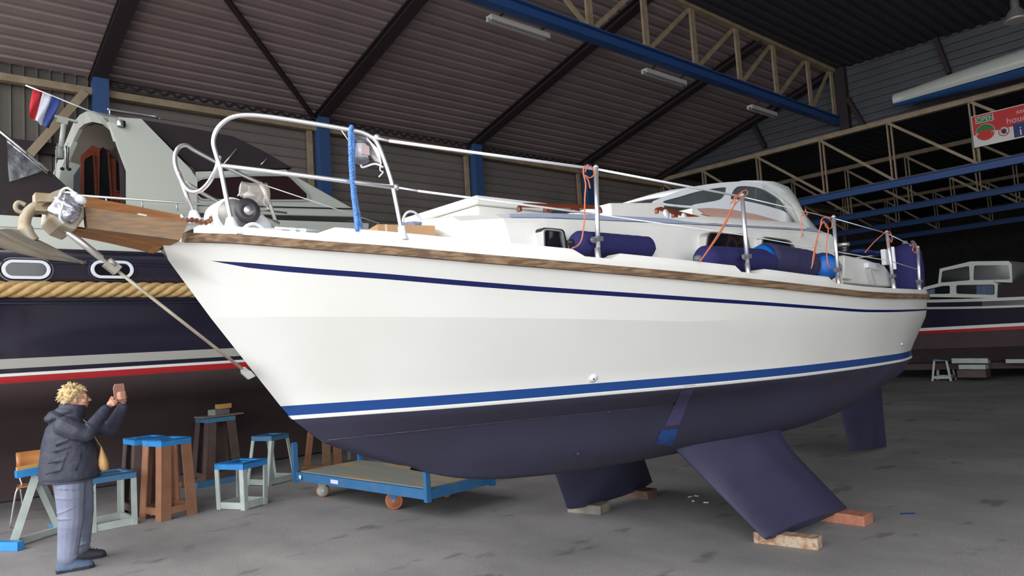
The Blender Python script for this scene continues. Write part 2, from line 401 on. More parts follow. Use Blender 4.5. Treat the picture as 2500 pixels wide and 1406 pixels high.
e = MB(); e.beam((XF, 14.88, 5.72), (2.9, 14.88, 5.72), .1, .2); e.build('wall_rail', dksteel, label='dark horizontal rail on the ribbed wall left of the cabin arch', cat='rail')
e = MB(); e.beam((1.9, YT + .8, zl(YT + .8) - .08), (7.5, 14.9, 7.15), .1, .05); e.build('roof_brace', dksteel, label='thin dark diagonal brace crossing the roof to the second beam', cat='brace')

# long truss parallel to the left wall
tr = thing('roof_truss', 'long tan truss on a blue bottom chord, running from top middle to the gable', 'truss', (8, YT, 7.3))
m_ = MB(); zb = 7.46
for dz in (-.1, .1): m_.beam((XF, YT, zb + dz), (XW, YT, zb + dz - .06), .2, .025)
m_.beam((XF, YT, zb), (XW, YT, zb - .06), .03, .2); m_.build('bottom_chord', tblue, tr)
m_ = MB(); m_.beam((XF, YT, 9.0), (XW, YT, 8.86), .16, .14); m_.build('top_chord', ttan, tr)
tx = [-1.7, .2, 2.1, 4.1, 6.1, 8.1, 10.05, 11.75, 13.46, 15.25, 16.95, 18.75, 20.12]
for i, x in enumerate(tx):
    m_ = MB(); m_.beam((x - .05, YT, 7.55), (x - .05, YT, 8.92), .045, .07, up=(1, 0, 0)); m_.beam((x + .05, YT, 7.55), (x + .05, YT, 8.92), .045, .07, up=(1, 0, 0)); m_.build('web_post', ttan, tr)
    if i + 1 < len(tx):
        a, b = ((x, 8.9), (tx[i + 1], 7.55)) if x < 10 else ((x + .1, 7.55), (tx[i + 1], 8.88))
        m_ = MB(); m_.beam((a[0], YT + .03, a[1]), (b[0], YT + .03, b[1]), .05, .09); m_.build('web_diagonal', ttan, tr)

def cross_truss(x, zt, zb_, ys, label, thick=1.0, far=False):
    t = thing('roof_truss', label, 'truss', (x, 3, zb_))
    tm = ttan
    q = MB(); q.beam((x, 14.9, zt), (x, YR, zt), .15 * thick, .13 * thick); q.build('top_chord', tm, t)
    q = MB()
    for dz in (-.09, .09): q.beam((x, 14.9, zb_ + dz), (x, YR, zb_ + dz), .18, .022)
    q.beam((x, 14.9, zb_), (x, YR, zb_), .03, .18); q.build('bottom_chord', tblue, t)
    for i, y in enumerate(ys):
        q = MB()
        for d in (-.05, .05): q.beam((x, y + d, zb_ + .09), (x, y + d, zt - .06), .035, .06)
        q.build('web_post', tm, t)
        if i + 1 < len(ys):
            q = MB(); q.beam((x - .03, y, zt - .06), (x - .03, ys[i + 1], zb_ + .1), .05, .07); q.build('web_diagonal', tm, t)
y2 = [14.85, 13.17, 11.23, 9.24, 7.39, 5.45, 3.5, 1.5, -.5, -2.5, -4.5]
cross_truss(XW, 7.05, 5.35, y2, 'cross truss carrying the red sign, first below the grey gable sheets')
y3 = [14.6, 12.65, 10.7, 8.75, 6.8, 4.85, 2.9, .95, -1, -3]
cross_truss(25.2, 7.1, 5.4, y3, 'second cross truss, seen through the one with the red sign')
cross_truss(29.3, 7.1, 5.4, y3, 'third cross truss with dull blue chord, deeper in the hall')
cross_truss(33.5, 7.1, 5.4, y3, 'farthest and dimmest cross truss, low above the dark end wall')
# corner column and braces at the gable
c = MB(); c.box((XW + .02, 8.52, 8.0), (.2, .26, 1.75)); c.build('truss_post', dksteel, label='dark post where the long truss meets the gable', cat='post')
for a, b, l in (((2070, 240), (2110, 308), 'dark brown brace leaning right of the truss end post'), ((1842, 308), (1868, 360), 'dark brown brace on the gable below the third strip light'), ((2285, 94), (2318, 180), 'dark brown brace on the gable above the canoe')):
    c = MB(); c.beam(P(*a, X=XW + .02), P(*b, X=XW + .02), .16, .1); c.build('gable_brace', dksteel, label=l, cat='brace', group='brown braces on the gable')

# strip lights (unlit) hung from the long truss
def strip(x0, x1, y, z, label):
    t = thing('strip_light', label, 'strip light', ((x0 + x1) / 2, y, z), group='strip lights under the long truss')
    q = MB(); q.beam((x0, y, z), (x1, y, z), .15, .05); q.beam((x0, y - .055, z - .045), (x1, y - .055, z - .045), .045, .05); q.beam((x0, y + .055, z - .045), (x1, y + .055, z - .045), .045, .05); q.build('casing', lampm, t)
    for xx in (x0 + .2, x1 - .2):
        q = MB(); q.beam((xx, y, z + .02), (xx, YT + .05, 7.38), .03, .03); q.build('bracket', dksteel, t)
strip(7.82, 9.2, 9.0, 7.30, 'white strip light under the blue chord, nearest of the three')
strip(12.0, 13.4, 9.0, 7.25, 'white strip light under the blue chord, middle of the three')
strip(16.1, 17.3, 9.0, 7.20, 'white strip light under the blue chord, farthest and dimmest')

# bell lamp, canoe, sign
t = thing('hanging_lamp', 'metal bell shaped hanging lamp at the top right', 'lamp', P(2482, 48, X=17)); c0 = P(2482, 50, X=17)
q = MB(); q.lathe(c0, (0, 0, 1), [(.22, 0), (.22, .02), (.19, .05), (.15, .16), (.09, .24), (.075, .26), (.075, .42), (.02, .44)]); q.build('shade', steelw, t)
q = MB(); q.lathe(c0, (0, 0, 1), [(.2, -.01), (.2, .015), (0, .016)]); q.build('lens', lampm, t)
q = MB(); q.tube([c0 + V(0, 0, .42), V(c0.x, c0.y, 8.7)], .012); q.build('cable', blackpl, t)
t = thing('canoe', 'white canoe with a blue bottom stowed above the cross truss', 'canoe', P(2340, 190, X=19.6))
def canoe_ring(s):
    p = P(2186, 246, X=19.6).lerp(P(2700, 92, X=19.6), s); w = .17 + .16 * math.sin(min(s, 1) * math.pi * .5); hh = .17 + .15 * math.sin(min(s, 1) * math.pi * .5)
    return p, w, hh
rt, rb = [], []
for i in range(15):
    s = i / 14; p, w, hh = canoe_ring(s)
    rt.append([p + V(-w * math.cos(a), 0, hh * math.sin(a)) for a in [R(d) for d in range(-35, 181, 18)]])
    rb.append([p + V(-w * math.cos(a) * .99, 0, hh * math.sin(a) * (1.0 + .2 * s)) for a in [R(d) for d in range(-180, -34, 16)] + [R(-35)]])
q = MB(); q.loft(rt, closed=False, caps=False); q.prism(rt[0], (0, .01, 0)); q.build('deck_shell', offwh, t)
q = MB(); q.loft(rb, closed=False, caps=False); q.prism(rb[0], (0, .01, 0)); q.build('bottom_shell', M('canoe_blue', (44, 84, 140), .4), t)
# sign
sg = thing('hanging_sign', 'red and white sign reading OPEN and houd d on the cross truss', 'sign', P(2440, 310, X=20.12))
XS = 20.12
SA = P(2370, 285, X=XS); SB_ = P(2378, 361, X=XS); top_z = SA.z; bot_z = SB_.z; SY = SA.y; SH = top_z - bot_z
def sp(u, v, d=0): return V(XS - d, SY - u, top_z - v)      # u to the right, v down, metres
q = MB(); q.prism([sp(0, 0), sp(1.9, 0), sp(1.9, SH), sp(0, SH)], (.03, 0, 0)); q.build('board', signwh, sg)
hr = SH * .58
q = MB(); q.prism([sp(.02, .02, .006), sp(1.88, .02, .006), sp(1.88, hr, .006), sp(.02, hr + .03, .006)], (.006, 0, 0)); q.build('red_panel', signred, sg)
q = MB(); q.prism([sp(.09, .055, .014), sp(.47, .055, .014), sp(.47, .215, .014), sp(.09, .215, .014)], (.006, 0, 0)); q.build('open_panel', signwh, sg)
q = MB(); q.prism([sp(.105, .07, .02), sp(.455, .07, .02), sp(.455, .2, .02), sp(.105, .2, .02)], (.006, 0, 0)); q.build('open_field', signgr, sg)
def disc(c, r, a0=0, a1=360, n=40): return [(c[0] + r * math.cos(R(a0 + (a1 - a0) * i / n)), c[1] - r * math.sin(R(a0 + (a1 - a0) * i / n))) for i in range(n + (0 if a1 - a0 == 360 else 1))]
dc = (.27, .46)
q = MB(); q.prism([sp(*p, .014) for p in disc(dc, .205)], (.006, 0, 0)); q.build('dial_rim', signpk, sg)
q = MB(); q.prism([sp(*p, .02) for p in disc(dc, .195)], (.006, 0, 0)); q.build('dial_field', signred, sg)
q = MB(); arc = disc(dc, .19, 0, 180, 30); inner = [(dc[0] - .19 + .38 * i / 20, dc[1] - .06 * math.sin(math.pi * i / 20)) for i in range(21)]
q.prism([sp(*p, .026) for p in arc + inner[1:-1]], (.006, 0, 0)); q.build('dial_arc', signgr, sg)
c2 = (.645, .535)
q = MB(); ro, ri = disc(c2, .115, n=32), disc(c2, .098, n=32); q.ringprism([sp(*p, .014) for p in ro], [sp(*p, .014) for p in ri], (.006, 0, 0))
q.prism([sp(*p, .016) for p in ((c2[0] - .08, c2[1] - .065), (c2[0] - .065, c2[1] - .08), (c2[0] + .08, c2[1] + .065), (c2[0] + .065, c2[1] + .08))], (.006, 0, 0)); q.build('no_entry_symbol', signred, sg)
q = MB(); q.prism([sp(*p, .013) for p in disc(c2, .098, n=32)], (.004, 0, 0)); q.build('symbol_field', signpk, sg)
hand = [(.60, .56), (.58, .52), (.595, .515), (.615, .535), (.61, .48), (.625, .475), (.635, .52), (.64, .465), (.655, .463), (.66, .52), (.67, .475), (.685, .48), (.68, .525), (.695, .5), (.705, .51), (.685, .57), (.66, .6), (.63, .595)]
q = MB(); q.prism([sp(*p, .019) for p in hand], (.006, 0, 0)); q.build('hand_symbol', blackpl, sg)
q = MB(); q.prism([sp(*p, .014) for p in ((.84, hr - .03), (1.13, hr - .03), (1.13, SH - .03), (.84, SH - .03))], (.006, 0, 0)); q.build('info_panel', signbl, sg)
def text(s, u, v, size, mt, d=.022, name='lettering'):
    cu = bpy.data.curves.new(name, 'FONT'); cu.body = s; cu.size = size; cu.extrude = .003
    o = bpy.data.objects.new('tmp', cu); COL.objects.link(o); dg = bpy.context.evaluated_depsgraph_get(); me = bpy.data.meshes.new_from_object(o.evaluated_get(dg))
    bpy.data.objects.remove(o); me.name = name; me.materials.clear(); me.materials.append(mt)
    mt_ = Matrix(((0, 0, -1, 0), (-1, 0, 0, 0), (0, 1, 0, 0), (0, 0, 0, 1)))
    me.transform(mt_); me.transform(Matrix.Translation(sp(u, v, d) - CHAIN(sg).translation)); ob = bpy.data.objects.new(name, me); COL.objects.link(ob); ob.parent = sg; return ob
text('OPEN', .115, .185, .14, signwh, .028); text('aanme', .93, .2, .15, signpk); text('houd d', .72, .385, .2, signpk); text('i', .945, SH - .06, .3, signwh)
text('8', .085, .5, .08, signwh, .03); text('18', .385, .51, .08, signwh, .03)

# ================================================================== WHITE SAILING BOAT
YC = 4.15
boat = thing('sailing_boat', 'large cream white sailing boat with blue waterline stripe standing on its twin keels', 'boat', (5.5, YC, 0))
bs = tab([1.15, 1.25, 1.5, 2, 2.5, 3, 4, 5, 6, 7, 8, 8.5, 9, 9.3, 9.5, 9.6, 9.64], [.05, .14, .34, .66, .92, 1.12, 1.40, 1.53, 1.56, 1.52, 1.39, 1.25, 1.03, .84, .6, .36, .0])
zs = tab([1.15, 1.39, 1.76, 2.12, 2.54, 3.14, 3.87, 4.66, 5.42, 6.33, 7.07, 7.95, 8.8, 9.64], [2.372, 2.348, 2.292, 2.246, 2.191, 2.129, 2.064, 2.008, 1.964, 1.924, 1.917, 1.922, 1.935, 1.96])
def zwl(x): return 1.432 - .0055 * (x - 1.83)
# half breadth of the waterline, found from its height
bw = tab([1.80, 2.2, 2.5, 3, 3.6, 4.6, 5.5, 6.3, 7.3, 8, 8.5, 9, 9.3, 9.5, 9.57], [0, .26, .45, .68, .90, 1.24, 1.39, 1.41, 1.35, 1.2, 1.04, .8, .56, .28, 0])
def stem_x(z): return tab([.93, 1.19, 1.36, 1.43, 1.60, 1.88, 2.25, 2.37], [2.67, 2.06, 1.86, 1.80, 1.66, 1.47, 1.215, 1.15])(z)
def stern_x(z): return tab([.76, 1.0, 1.3, 1.39, 1.6, 1.96], [9.0, 9.28, 9.5, 9.55, 9.61, 9.64])(z)
zkeel = tab([2.67, 3.1, 3.52, 4.4, 5.62, 7.0, 7.9, 8.5, 9.04], [.93, .80, .73, .66, .62, .60, .63, .69, .76])
NU = 72
def ucurve(i):
    u = i / NU
    return .5 - .5 * math.cos(math.pi * min(max(u * .62 + .38 * u * u, 0), 1)) if False else (u if u < .0 else (1 - (1 - u) ** 1.0) * .35 + .65 * math.sin(u * math.pi / 2) if u > 0 else 0)
def knz(x): return lerp(1.956, 1.80, (x - 1.48) / 2.4) if x < 4 else 1.79 - .012 * (x - 4)
chine_b = tab([0, .05, .15, .25, .35, .5, .65, .8, .92, 1], [0, .13, .33, .53, .70, 1.12, 1.24, 1.12, .6, 0])
def rowpoint(kind, u):
    """3D point (x, half breadth, z) of a lengthwise feature line"""
    if kind == 'sheer': x = lerp(1.15, 9.64, u); return x, bs(x), zs(x)
    if kind in ('cove1', 'cove2'):
        x = lerp(1.20, 9.635, u); zz = zs(x) - .092 - .012 * min(1, max(0, (x - 1.4) / 1.5))
        th = (.030 - .014 * u) * min(1, max(0, (x - 1.37) / .18))
        zz -= th if kind == 'cove2' else 0
        t = (zs(x) - zz) / (zs(x) - zwl(x)); return x, lerp(bs(x), bw(max(x, 1.8)) if x > 1.8 else 0, 0) - flare(x, t), zz
    if kind == 'knuckle':
        x = lerp(stem_x(1.96), 9.62, u); zz = knz(x); t = (zs(x) - zz) / (zs(x) - zwl(x)); return x, bs(x) - flare(x, t) + .028 * max(0, min(1, (x - 1.44) / .3)) * max(0, min(1, (5.2 - x) / 2.2)), zz
    if kind == 'wl1': x = lerp(1.80, 9.57, u); return x, bw(x), zwl(x)
    if kind == 'wl2': x = lerp(1.845, 9.55, u); return x, bw(x - .03) * .993, zwl(x) - .06
    if kind == 'wl3': x = lerp(1.865, 9.54, u); return x, bw(x - .045) * .985, zwl(x) - .084
    if kind == 'chine': x = lerp(2.06, 9.42, u); return x, chine_b(u), 1.185 - .01 * u
    if kind == 'bilge': x = lerp(2.5, 9.25, u); return x, chine_b(u) * (.62 + .12 * math.sin(u * math.pi)), lerp(1.0, .98, u) - .13 * math.sin(math.pi * min(1, u * 1.1))
    if kind == 'garb': x = lerp(2.67, 9.1, u); return x, chine_b(u) * .36, lerp(.95, .86, u) - .20 * math.sin(math.pi * u) ** .6
    if kind == 'keel': x = lerp(2.67, 9.04, u); return x, 0.0, zkeel(x)
def flare(x, t):
    """reduction from sheer half breadth going down (t 0..1 to the waterline)"""
    wl_b = bw(x) if x > 1.8 else 0
    d = bs(x) - wl_b
    if x < 1.8:
        # above the raked stem: fade to zero breadth at the stem height
        zst = tab([1.15, 1.215, 1.47, 1.66, 1.80], [2.37, 2.25, 1.88, 1.60, 1.43])(x)
        zz = zs(x) - t * (zs(x) - zwl(x)); tt = min(1, (zs(x) - zz) / max(.001, zs(x) - zst)); return bs(x) * (1 - (1 - tt) ** .9 * 1.0) if tt < 1 else bs(x)
    k = 1.0 if x < 3 else lerp(1.0, 1.9, min(1, (x - 3) / 3))
    return d * t ** k
ROWS = ['sheer', 'cove1', 'cove2', 'knuckle', 'wl1', 'wl2', 'wl3', 'chine', 'bilge', 'garb', 'keel']
RM = [0, 2, 0, 0, 1, 3, 4, 4, 4, 4]; SUB = [1, 1, 2, 4, 1, 1, 3, 3, 3, 2]
def hull_cols():
    cols = []
    for i in range(NU + 1):
        u = ucurve(i); ctrl = [Vector(rowpoint(k, u)) for k in ROWS]
        col = []; mats = []
        for j in range(len(ROWS) - 1):
            p0 = ctrl[max(j - 1, 0)]; p1 = ctrl[j]; p2 = ctrl[j + 1]; p3 = ctrl[min(j + 2, len(ROWS) - 1)]
            if j in (0, 1, 2, 4, 5): p0 = p1 - (p2 - p1); p3 = p2 + (p2 - p1)
            if j == 3: p0 = p1 - (p2 - p1) * .8
            if j == 6: p0 = p1 - (p2 - p1) * .8; p3 = p2 + (p2 - p1) * .8
            for s in range(SUB[j]):
                t = s / SUB[j]; q = .5 * ((2 * p1) + (p2 - p0) * t + (2 * p0 - 5 * p1 + 4 * p2 - p3) * t * t + (3 * p1 - p0 - 3 * p2 + p3) * t ** 3) if SUB[j] > 1 else p1
                q = Vector(q); q.y = max(q.y, 0)
                if j == 0: q = p1
                col.append(q); mats.append(RM[j])
        col.append(ctrl[-1]); cols.append((col, mats))
    return cols
HC = hull_cols()
h = MB(); n = len(HC[0][0])
for sgn in (-1, 1):
    vs = [Vector((p.x, YC + sgn * p.y, p.z)) for c, _ in HC for p in c]; base = len(h.v)
    by = {}
    h.v += vs
    for i in range(NU):
        for j in range(n - 1):
            a = base + i * n + j; h.f.append([a, a + 1, a + n + 1, a + n]); h.m.append(HC[0][1][j]); h.sm.append(True)
hull_o = h.build('hull', [white, bluest, covest, whst, antif], boat)

for e_ in hull_o.data.edges:
    p, r_ = [hull_o.data.vertices[i].co + V(5.5, YC, 0) for i in e_.vertices]
    if abs(p.x - r_.x) > .004 and all((abs(w.z - knz(w.x)) < 2e-4 and w.x < 4.6) or (w.z < 1.186 and abs(w.z - 1.185) < .012 and abs(p.z - r_.z) < .001 and w.x < 4.6) for w in (p, r_)): e_.use_edge_sharp = True
def side(x, inset=0): return YC - bs(x) + inset          # near side
# strips that follow the sheer
def strip_ring(x, o, z0, z1, w, sg_):
    b = bs(x); y = YC + sg_ * (b + o); y2 = YC + sg_ * max(b + o - w, 0.0)
    return [V(x, y, z0), V(x, y, z1), V(x, y2, z1), V(x, y2, z0)]
def sheer_xs(a, b, k=50):
    out = []
    for i in range(k + 1):
        t = i / k; out.append(lerp(a, b, t if b < 9.3 else .4 * t + .6 * math.sin(t * math.pi / 2)))
    return out
for sg_ in (-1, 1):
    q = MB(); q.loft([strip_ring(x, .035, zs(x) - .004, zs(x) + .043, .07, sg_) for x in sheer_xs(1.24, 9.64, 60)], smooth=False); q.build('rub_rail', teak, boat)
    q = MB(); q.loft([strip_ring(x, .012, zs(x) + .043, zs(x) + .088, .09, sg_) for x in sheer_xs(1.30, 9.63, 60)], smooth=False); q.build('toe_rail', deckw, boat)
    for a, b in ((1.80, 3.24), (3.40, 4.50), (4.68, 5.70)):
        q = MB(); rg = []
        for i in range(17):
            x = lerp(a, b, i / 16); e_ = min(1, (x - a) / .05, (b - x) / .03); rg.append(strip_ring(x, -.012, zs(x) + .085, zs(x) + .087 + .045 * max(e_, .02), .1, sg_))
        q.loft(rg, smooth=False); q.build('bulwark', deckw, boat)
q = MB(); rg = []
for x in sheer_xs(1.3, 9.62, 60):
    b = bs(x) - .03; z = zs(x) + .080; rg.append([V(x, YC + b * s, z + .05 * (1 - s * s) * min(1, b)) for s in (-1, -.6, -.25, 0, .25, .6, 1)])
q.loft(rg, closed=False, caps=False); q.build('deck', deckw, boat)

# keels, rudder
def mirr(p): return V(p.x, 2 * YC - p.y, p.z)
def fin(name, top, bot, th_t, th_b, parent, mt):
    """top / bot: (front, aft) points; blade with foil section"""
    q = MB(); rings = []
    for k in range(9):
        s = k / 8; f = Vector(top[0]).lerp(Vector(bot[0]), s); a = Vector(top[1]).lerp(Vector(bot[1]), s)
        if name == 'keel' and s < .45: a = a + V(.42 * ((.45 - s) / .45) ** 2.2, 0, 0)
        th = lerp(th_t, th_b, s); up_ = (Vector(bot[0]) - Vector(top[0])).normalized(); ch = (a - f); nn = ch.cross(up_).normalized(); ring = []
        for sgn in (1, -1):
            for t in ((0, .04, .12, .3, .6, .85, 1) if sgn == 1 else (.85, .6, .3, .12, .04)):
                w = th * (.5 if .25 <= t <= .6 else {0: 0, .04: .22, .12: .38, .85: .3, 1: .06}.get(t, .5)); ring.append(f + ch * t + nn * (w * sgn))
        rings.append(ring)
    q.loft(rings); return q.build(name, mt, parent, bevel=.012)
def hullpt(px, py):
    from mathutils.bvhtree import BVHTree
    global _bv
    if '_bv' not in globals():
        mt_ = CHAIN(boat); me = hull_o.data; _bv = BVHTree.FromPolygons([mt_ @ v.co for v in me.vertices], [tuple(p.vertices) for p in me.polygons])
    dr = (P(px, py, Y=100) - CAM).normalized(); hit, nrm, _, _ = _bv.ray_cast(CAM, dr)
    return (hit, -nrm if nrm.dot(dr) > 0 else nrm) if hit else (P(px, py, Y=3), V(0, -1, 0))
kb0, kb1 = V(5.185, YC - 1.05, .09), V(6.50, YC - 1.12, .09)
kt0, kt1 = hullpt(1655, 1096)[0], hullpt(1898, 1046)[0]
kt0 = kt0 + (kt0 - kb0) * .25 + V(0, .05, 0); kt1 = kt1 + (kt1 - kb1) * .22 + V(.0, .05, 0)
fin('keel', (kt0, kt1), (kb0, kb1), .26, .12, boat, keelm)
fb0, fb1 = P(1384, 1243, Z=.09), P(1596, 1178, Z=.09); ft0, ft1 = P(1350, 1160, Y=4.95), P(1572, 1125, Y=4.95)
fin('keel', (fb0 + (ft0 - fb0) * 1.9 + V(0, -.06, 0), fb1 + (ft1 - fb1) * 1.9 + V(0, -.06, 0)), (fb0, fb1), .24, .12, boat, keelm)
fin('rudder', (P(2040, 955, Y=YC), P(2150, 925, Y=YC)), (P(2074, 1100, Y=YC), P(2166, 1092, Y=YC)), .09, .06, boat, keelm)

# bow fittings ---------------------------------------------------------------
def pp(px, py, y): return P(px, py, Y=y)
# bowsprit: two side beams, underside, metal nose box
spt = MB()
for yy, w in ((YC - .15, .06),):
    a = [pp(207, 505, yy), pp(460, 543, yy - .12), pp(440, 586, yy - .12), pp(214, 557, yy)]
    spt.prism(a, (0, w, 0))
spt.build('bowsprit_beam', teakgrey, boat)
spt = MB(); spt.prism([pp(203, 478, YC + .15), pp(452, 527, YC + .25), pp(452, 560, YC + .25), pp(210, 520, YC + .15)], (0, .05, 0)); spt.build('bowsprit_beam', teakwarm, boat)
q = MB(); a = [pp(150, 547, YC - .10), pp(212, 556, YC - .13), pp(440, 588, YC - .24), pp(394, 600, YC - .02)]
b_ = [p + V(0, .25, .0) for p in a]; b_[2] = V(a[2].x, YC + .24, a[2].z); b_[3] = a[3] + V(0, .04, 0)
q.loft([a, b_], smooth=False); q.build('bowsprit_underside', teakwarm, boat)
q = MB(); q.prism([pp(300, 572, YC - .12), pp(400, 592, YC - .06), pp(392, 606, YC - .03), pp(382, 600, YC - .03), pp(180, 556, YC - .1)], (0, .2, 0)); q.build('bowsprit_keelson', teakwarm, boat)
q = MB(); q.prism([pp(132, 490, YC - .17), pp(160, 478, YC - .17), pp(206, 495, YC - .17), pp(207, 530, YC - .17), pp(185, 562, YC - .17), pp(150, 548, YC - .17), pp(128, 525, YC - .17)], (0, .34, 0)); q.build('stemhead_box', galvtan, boat, bevel=.01)
q = MB(); q.lathe(pp(171, 507, YC - .17), (0, -1, 0), [(.018, 0), (.018, .012), (.01, .02), (0, .021)], n=12); q.build('roller_bolt', steelw, boat)
q = MB(); q.prism([pp(158, 458, YC - .13), pp(130, 468, YC - .13), pp(98, 484, YC - .13), pp(92, 492, YC - .13), pp(135, 492, YC - .13), pp(160, 486, YC - .13)], (0, .03, 0)); q.prism([pp(158, 458, YC + .10), pp(130, 468, YC + .10), pp(98, 484, YC + .1), pp(92, 492, YC + .1), pp(135, 492, YC + .1), pp(160, 486, YC + .1)], (0, .03, 0)); q.build('anchor_cheek', galvtan, boat)
q = MB(); q.prism([pp(330, 538, YC + .1), pp(352, 541, YC + .1), pp(352, 528, YC + .1), pp(332, 524, YC + .1)], (0, -.05, 0)); q.tube([pp(446, 535, YC - .22), pp(446, 524, YC - .22)], .012); q.build('bow_bracket', steelw, boat)
# silver cloth over the roller and white cords
q = MB(); cc = pp(160, 512, YC - .19); ring = []
for i in range(9):
    a = i / 8; c_ = pp(lerp(150, 168, a), lerp(480, 545, a), YC - .17); w = .055 * math.sin(math.pi * (a * .9 + .08)) + .008
    ring.append([c_ + V(w * math.cos(t) * (1 + .25 * math.sin(3 * t + i)), -.05 * abs(math.sin(t)) - .02 * math.sin(2 * t + i), w * .4 * math.sin(t)) for t in [2 * math.pi * k / 14 for k in range(14)]])
q.loft(ring); tagit(q.build('foil_cover', silver, label='crumpled silver foil cover tied over the bow roller', cat='cover'), None)
q = MB(); q.ell(pp(196, 487, YC - .2), (.03, .03, .022), rot=Matrix.Rotation(.6, 3, 'Y')); q.ell(pp(182, 477, YC - .2), (.018, .02, .018))
q.build('shackle_knot', whplast, label='white plastic knot and shackle on top of the bow roller', cat='shackle')
def cord(name, pts, r, mt, label, cat, k=5, group=None, n=6):
    return MB().tube(smoothpts(pts, k), r, n=n).build(name, mt, label=label, cat=cat, group=group)
cord('white_cord', [pp(148, 520, YC - .21), pp(143, 490, YC - .21), pp(150, 466, YC - .2), pp(163, 459, YC - .2), pp(176, 466, YC - .2), pp(186, 476, YC - .2), pp(168, 470, YC - .2), pp(158, 474, YC - .2), pp(153, 500, YC - .23), pp(146, 530, YC - .22), pp(156, 545, YC - .2)], .006, whplast, 'white cord wound round the silver cover at the bow tip', 'cord')
# bobstay
bst = thing('bobstay', 'steel wire stay with turnbuckle from the bow tip down to the stem', 'stay', pp(620, 920, YC))
A = pp(148, 552, YC - .06); B = pp(610, 915, YC - .01)
def on(t): return A.lerp(B, t)
q = MB(); q.tube([on(.20), B], .009, n=8); q.build('wire', galvtan, bst)
q = MB(); q.tube([on(0), on(.03), on(.035), on(.19), on(.195), on(.26)], [.008, .008, .017, .017, .009, .009], n=10); q.build('turnbuckle', steelw, bst)
q = MB(); q.beam(on(.215), on(.27), .045, .05); q.tube([on(.205) + V(.02, -.02, 0), on(.235) + V(.02, -.02, 0)], .012); q.build('fork', galv, bst)
q = MB(); q.prism([pp(590, 910, YC - .03), pp(612, 905, YC - .03), pp(624, 918, YC - .03), pp(608, 926, YC - .03)], (0, .025, 0)); q.beam(on(.955), on(1.0), .022, .03); q.build('stem_fitting', steelw, bst)
# anchor
an = thing('plough_anchor', 'galvanised plough anchor hanging under the bow roller', 'anchor', pp(90, 560, YC))
q = MB(); sh = [pp(140, 512, YC), pp(112, 505, YC), pp(88, 505, YC), pp(68, 520, YC), pp(60, 545, YC), pp(66, 570, YC), pp(80, 590, YC)]
q.tube(smoothpts(sh, 5), [.028] * 10 + [.038] * 12 + [.045] * 9, n=10, flat=.7); q.build('shank', galvtan, an)
q = MB(); q.tube(smoothpts([pp(62, 500, YC), pp(46, 494, YC), pp(38, 503, YC), pp(42, 514, YC), pp(56, 520, YC)], 5), .011); q.build('tripping_eye', galvtan, an)
q = MB(); q.beam(pp(100, 500, YC - .05), pp(136, 478, YC - .05), .05, .012); q.box(pp(112, 498, YC), (.10, .09, .09)); q.build('shank_clamp', galvtan, an)
# plough: ridge toward the camera, two blades
ridge = smoothpts([pp(-14, 560, YC - .16), pp(40, 588, YC - .12), pp(110, 618, YC - .07), pp(165, 634, YC - .03), pp(210, 643, YC)], 5)
upper = smoothpts([pp(44, 560, YC + .02), pp(70, 575, YC), pp(105, 590, YC - .0), pp(160, 618, YC), pp(210, 643, YC)], 5)
lower = smoothpts([pp(-20, 598, YC + .14), pp(40, 617, YC + .10), pp(110, 632, YC + .06), pp(165, 639, YC + .03), pp(210, 643, YC)], 5)
q = MB(); q.loft([upper, [u_.lerp(r_, .5) + V(0, -.03, 0) for u_, r_ in zip(upper, ridge)], ridge], closed=False, caps=False); o = q.build('fluke', galv, an); md = o.modifiers.new('s', 'SOLIDIFY'); md.thickness = .012
q = MB(); q.loft([ridge, [u_.lerp(r_, .5) + V(0, -.01, 0) for u_, r_ in zip(ridge, lower)], lower], closed=False, caps=False); o = q.build('fluke', galvtan, an); md = o.modifiers.new('s', 'SOLIDIFY'); md.thickness = .012

# pulpit
pul = thing('pulpit', None, None); pul.parent = boat; pul.location = (-4, 0, 0)
TR = .0125
near = [pp(980, 562, YC - .76), pp(968, 500, YC - .75), pp(955, 440, YC - .74), pp(935, 382, YC - .72), pp(918, 345, YC - .70), pp(893, 327, YC - .67), pp(855, 317, YC - .63), pp(750, 299, YC - .50), pp(650, 284, YC - .36), pp(595, 281, YC - .28), pp(558, 290, YC - .22), pp(531, 314, YC - .19), pp(521, 345, YC - .18), pp(528, 378, YC - .19), pp(538, 410, YC - .2), pp(552, 480, YC - .2), pp(566, 548, YC - .2)]
MB().tube(smoothpts(near, 6), TR, n=10).build('bow_rail', steel, pul)
MB().tube([pp(540, 404, YC - .20), pp(750, 430, YC - .5), pp(962, 457, YC - .75)], TR, n=10).build('mid_rail', steel, pul)
loop = [pp(536, 380, YC - .18), pp(527, 415, YC - .16), pp(508, 448, YC - .08), pp(485, 467, YC), pp(462, 465, YC + .1), pp(443, 440, YC + .18), pp(429, 405, YC + .22), pp(428, 378, YC + .24), pp(437, 360, YC + .25), pp(455, 355, YC + .26), pp(480, 370, YC + .3), pp(560, 412, YC + .48), pp(636, 447, YC + .68)]
MB().tube(smoothpts(loop, 6), TR, n=10).build('bow_loop', steel, pul)
MB().tube([pp(436, 420, YC + .2), pp(455, 475, YC + .2), pp(474, 530, YC + .2)], TR, n=10).build('front_leg', steelw, pul)
MB().tube(smoothpts([pp(455, 447, YC + .2), pp(545, 498, YC + .4), pp(680, 545, YC + .74)], 4), TR, n=10).build('mid_rail', steelw, pul)
MB().tube([pp(636, 447, YC + .68), pp(660, 500, YC + .72), pp(682, 570, YC + .75)], TR, n=10).build('rear_leg', steelw, pul)
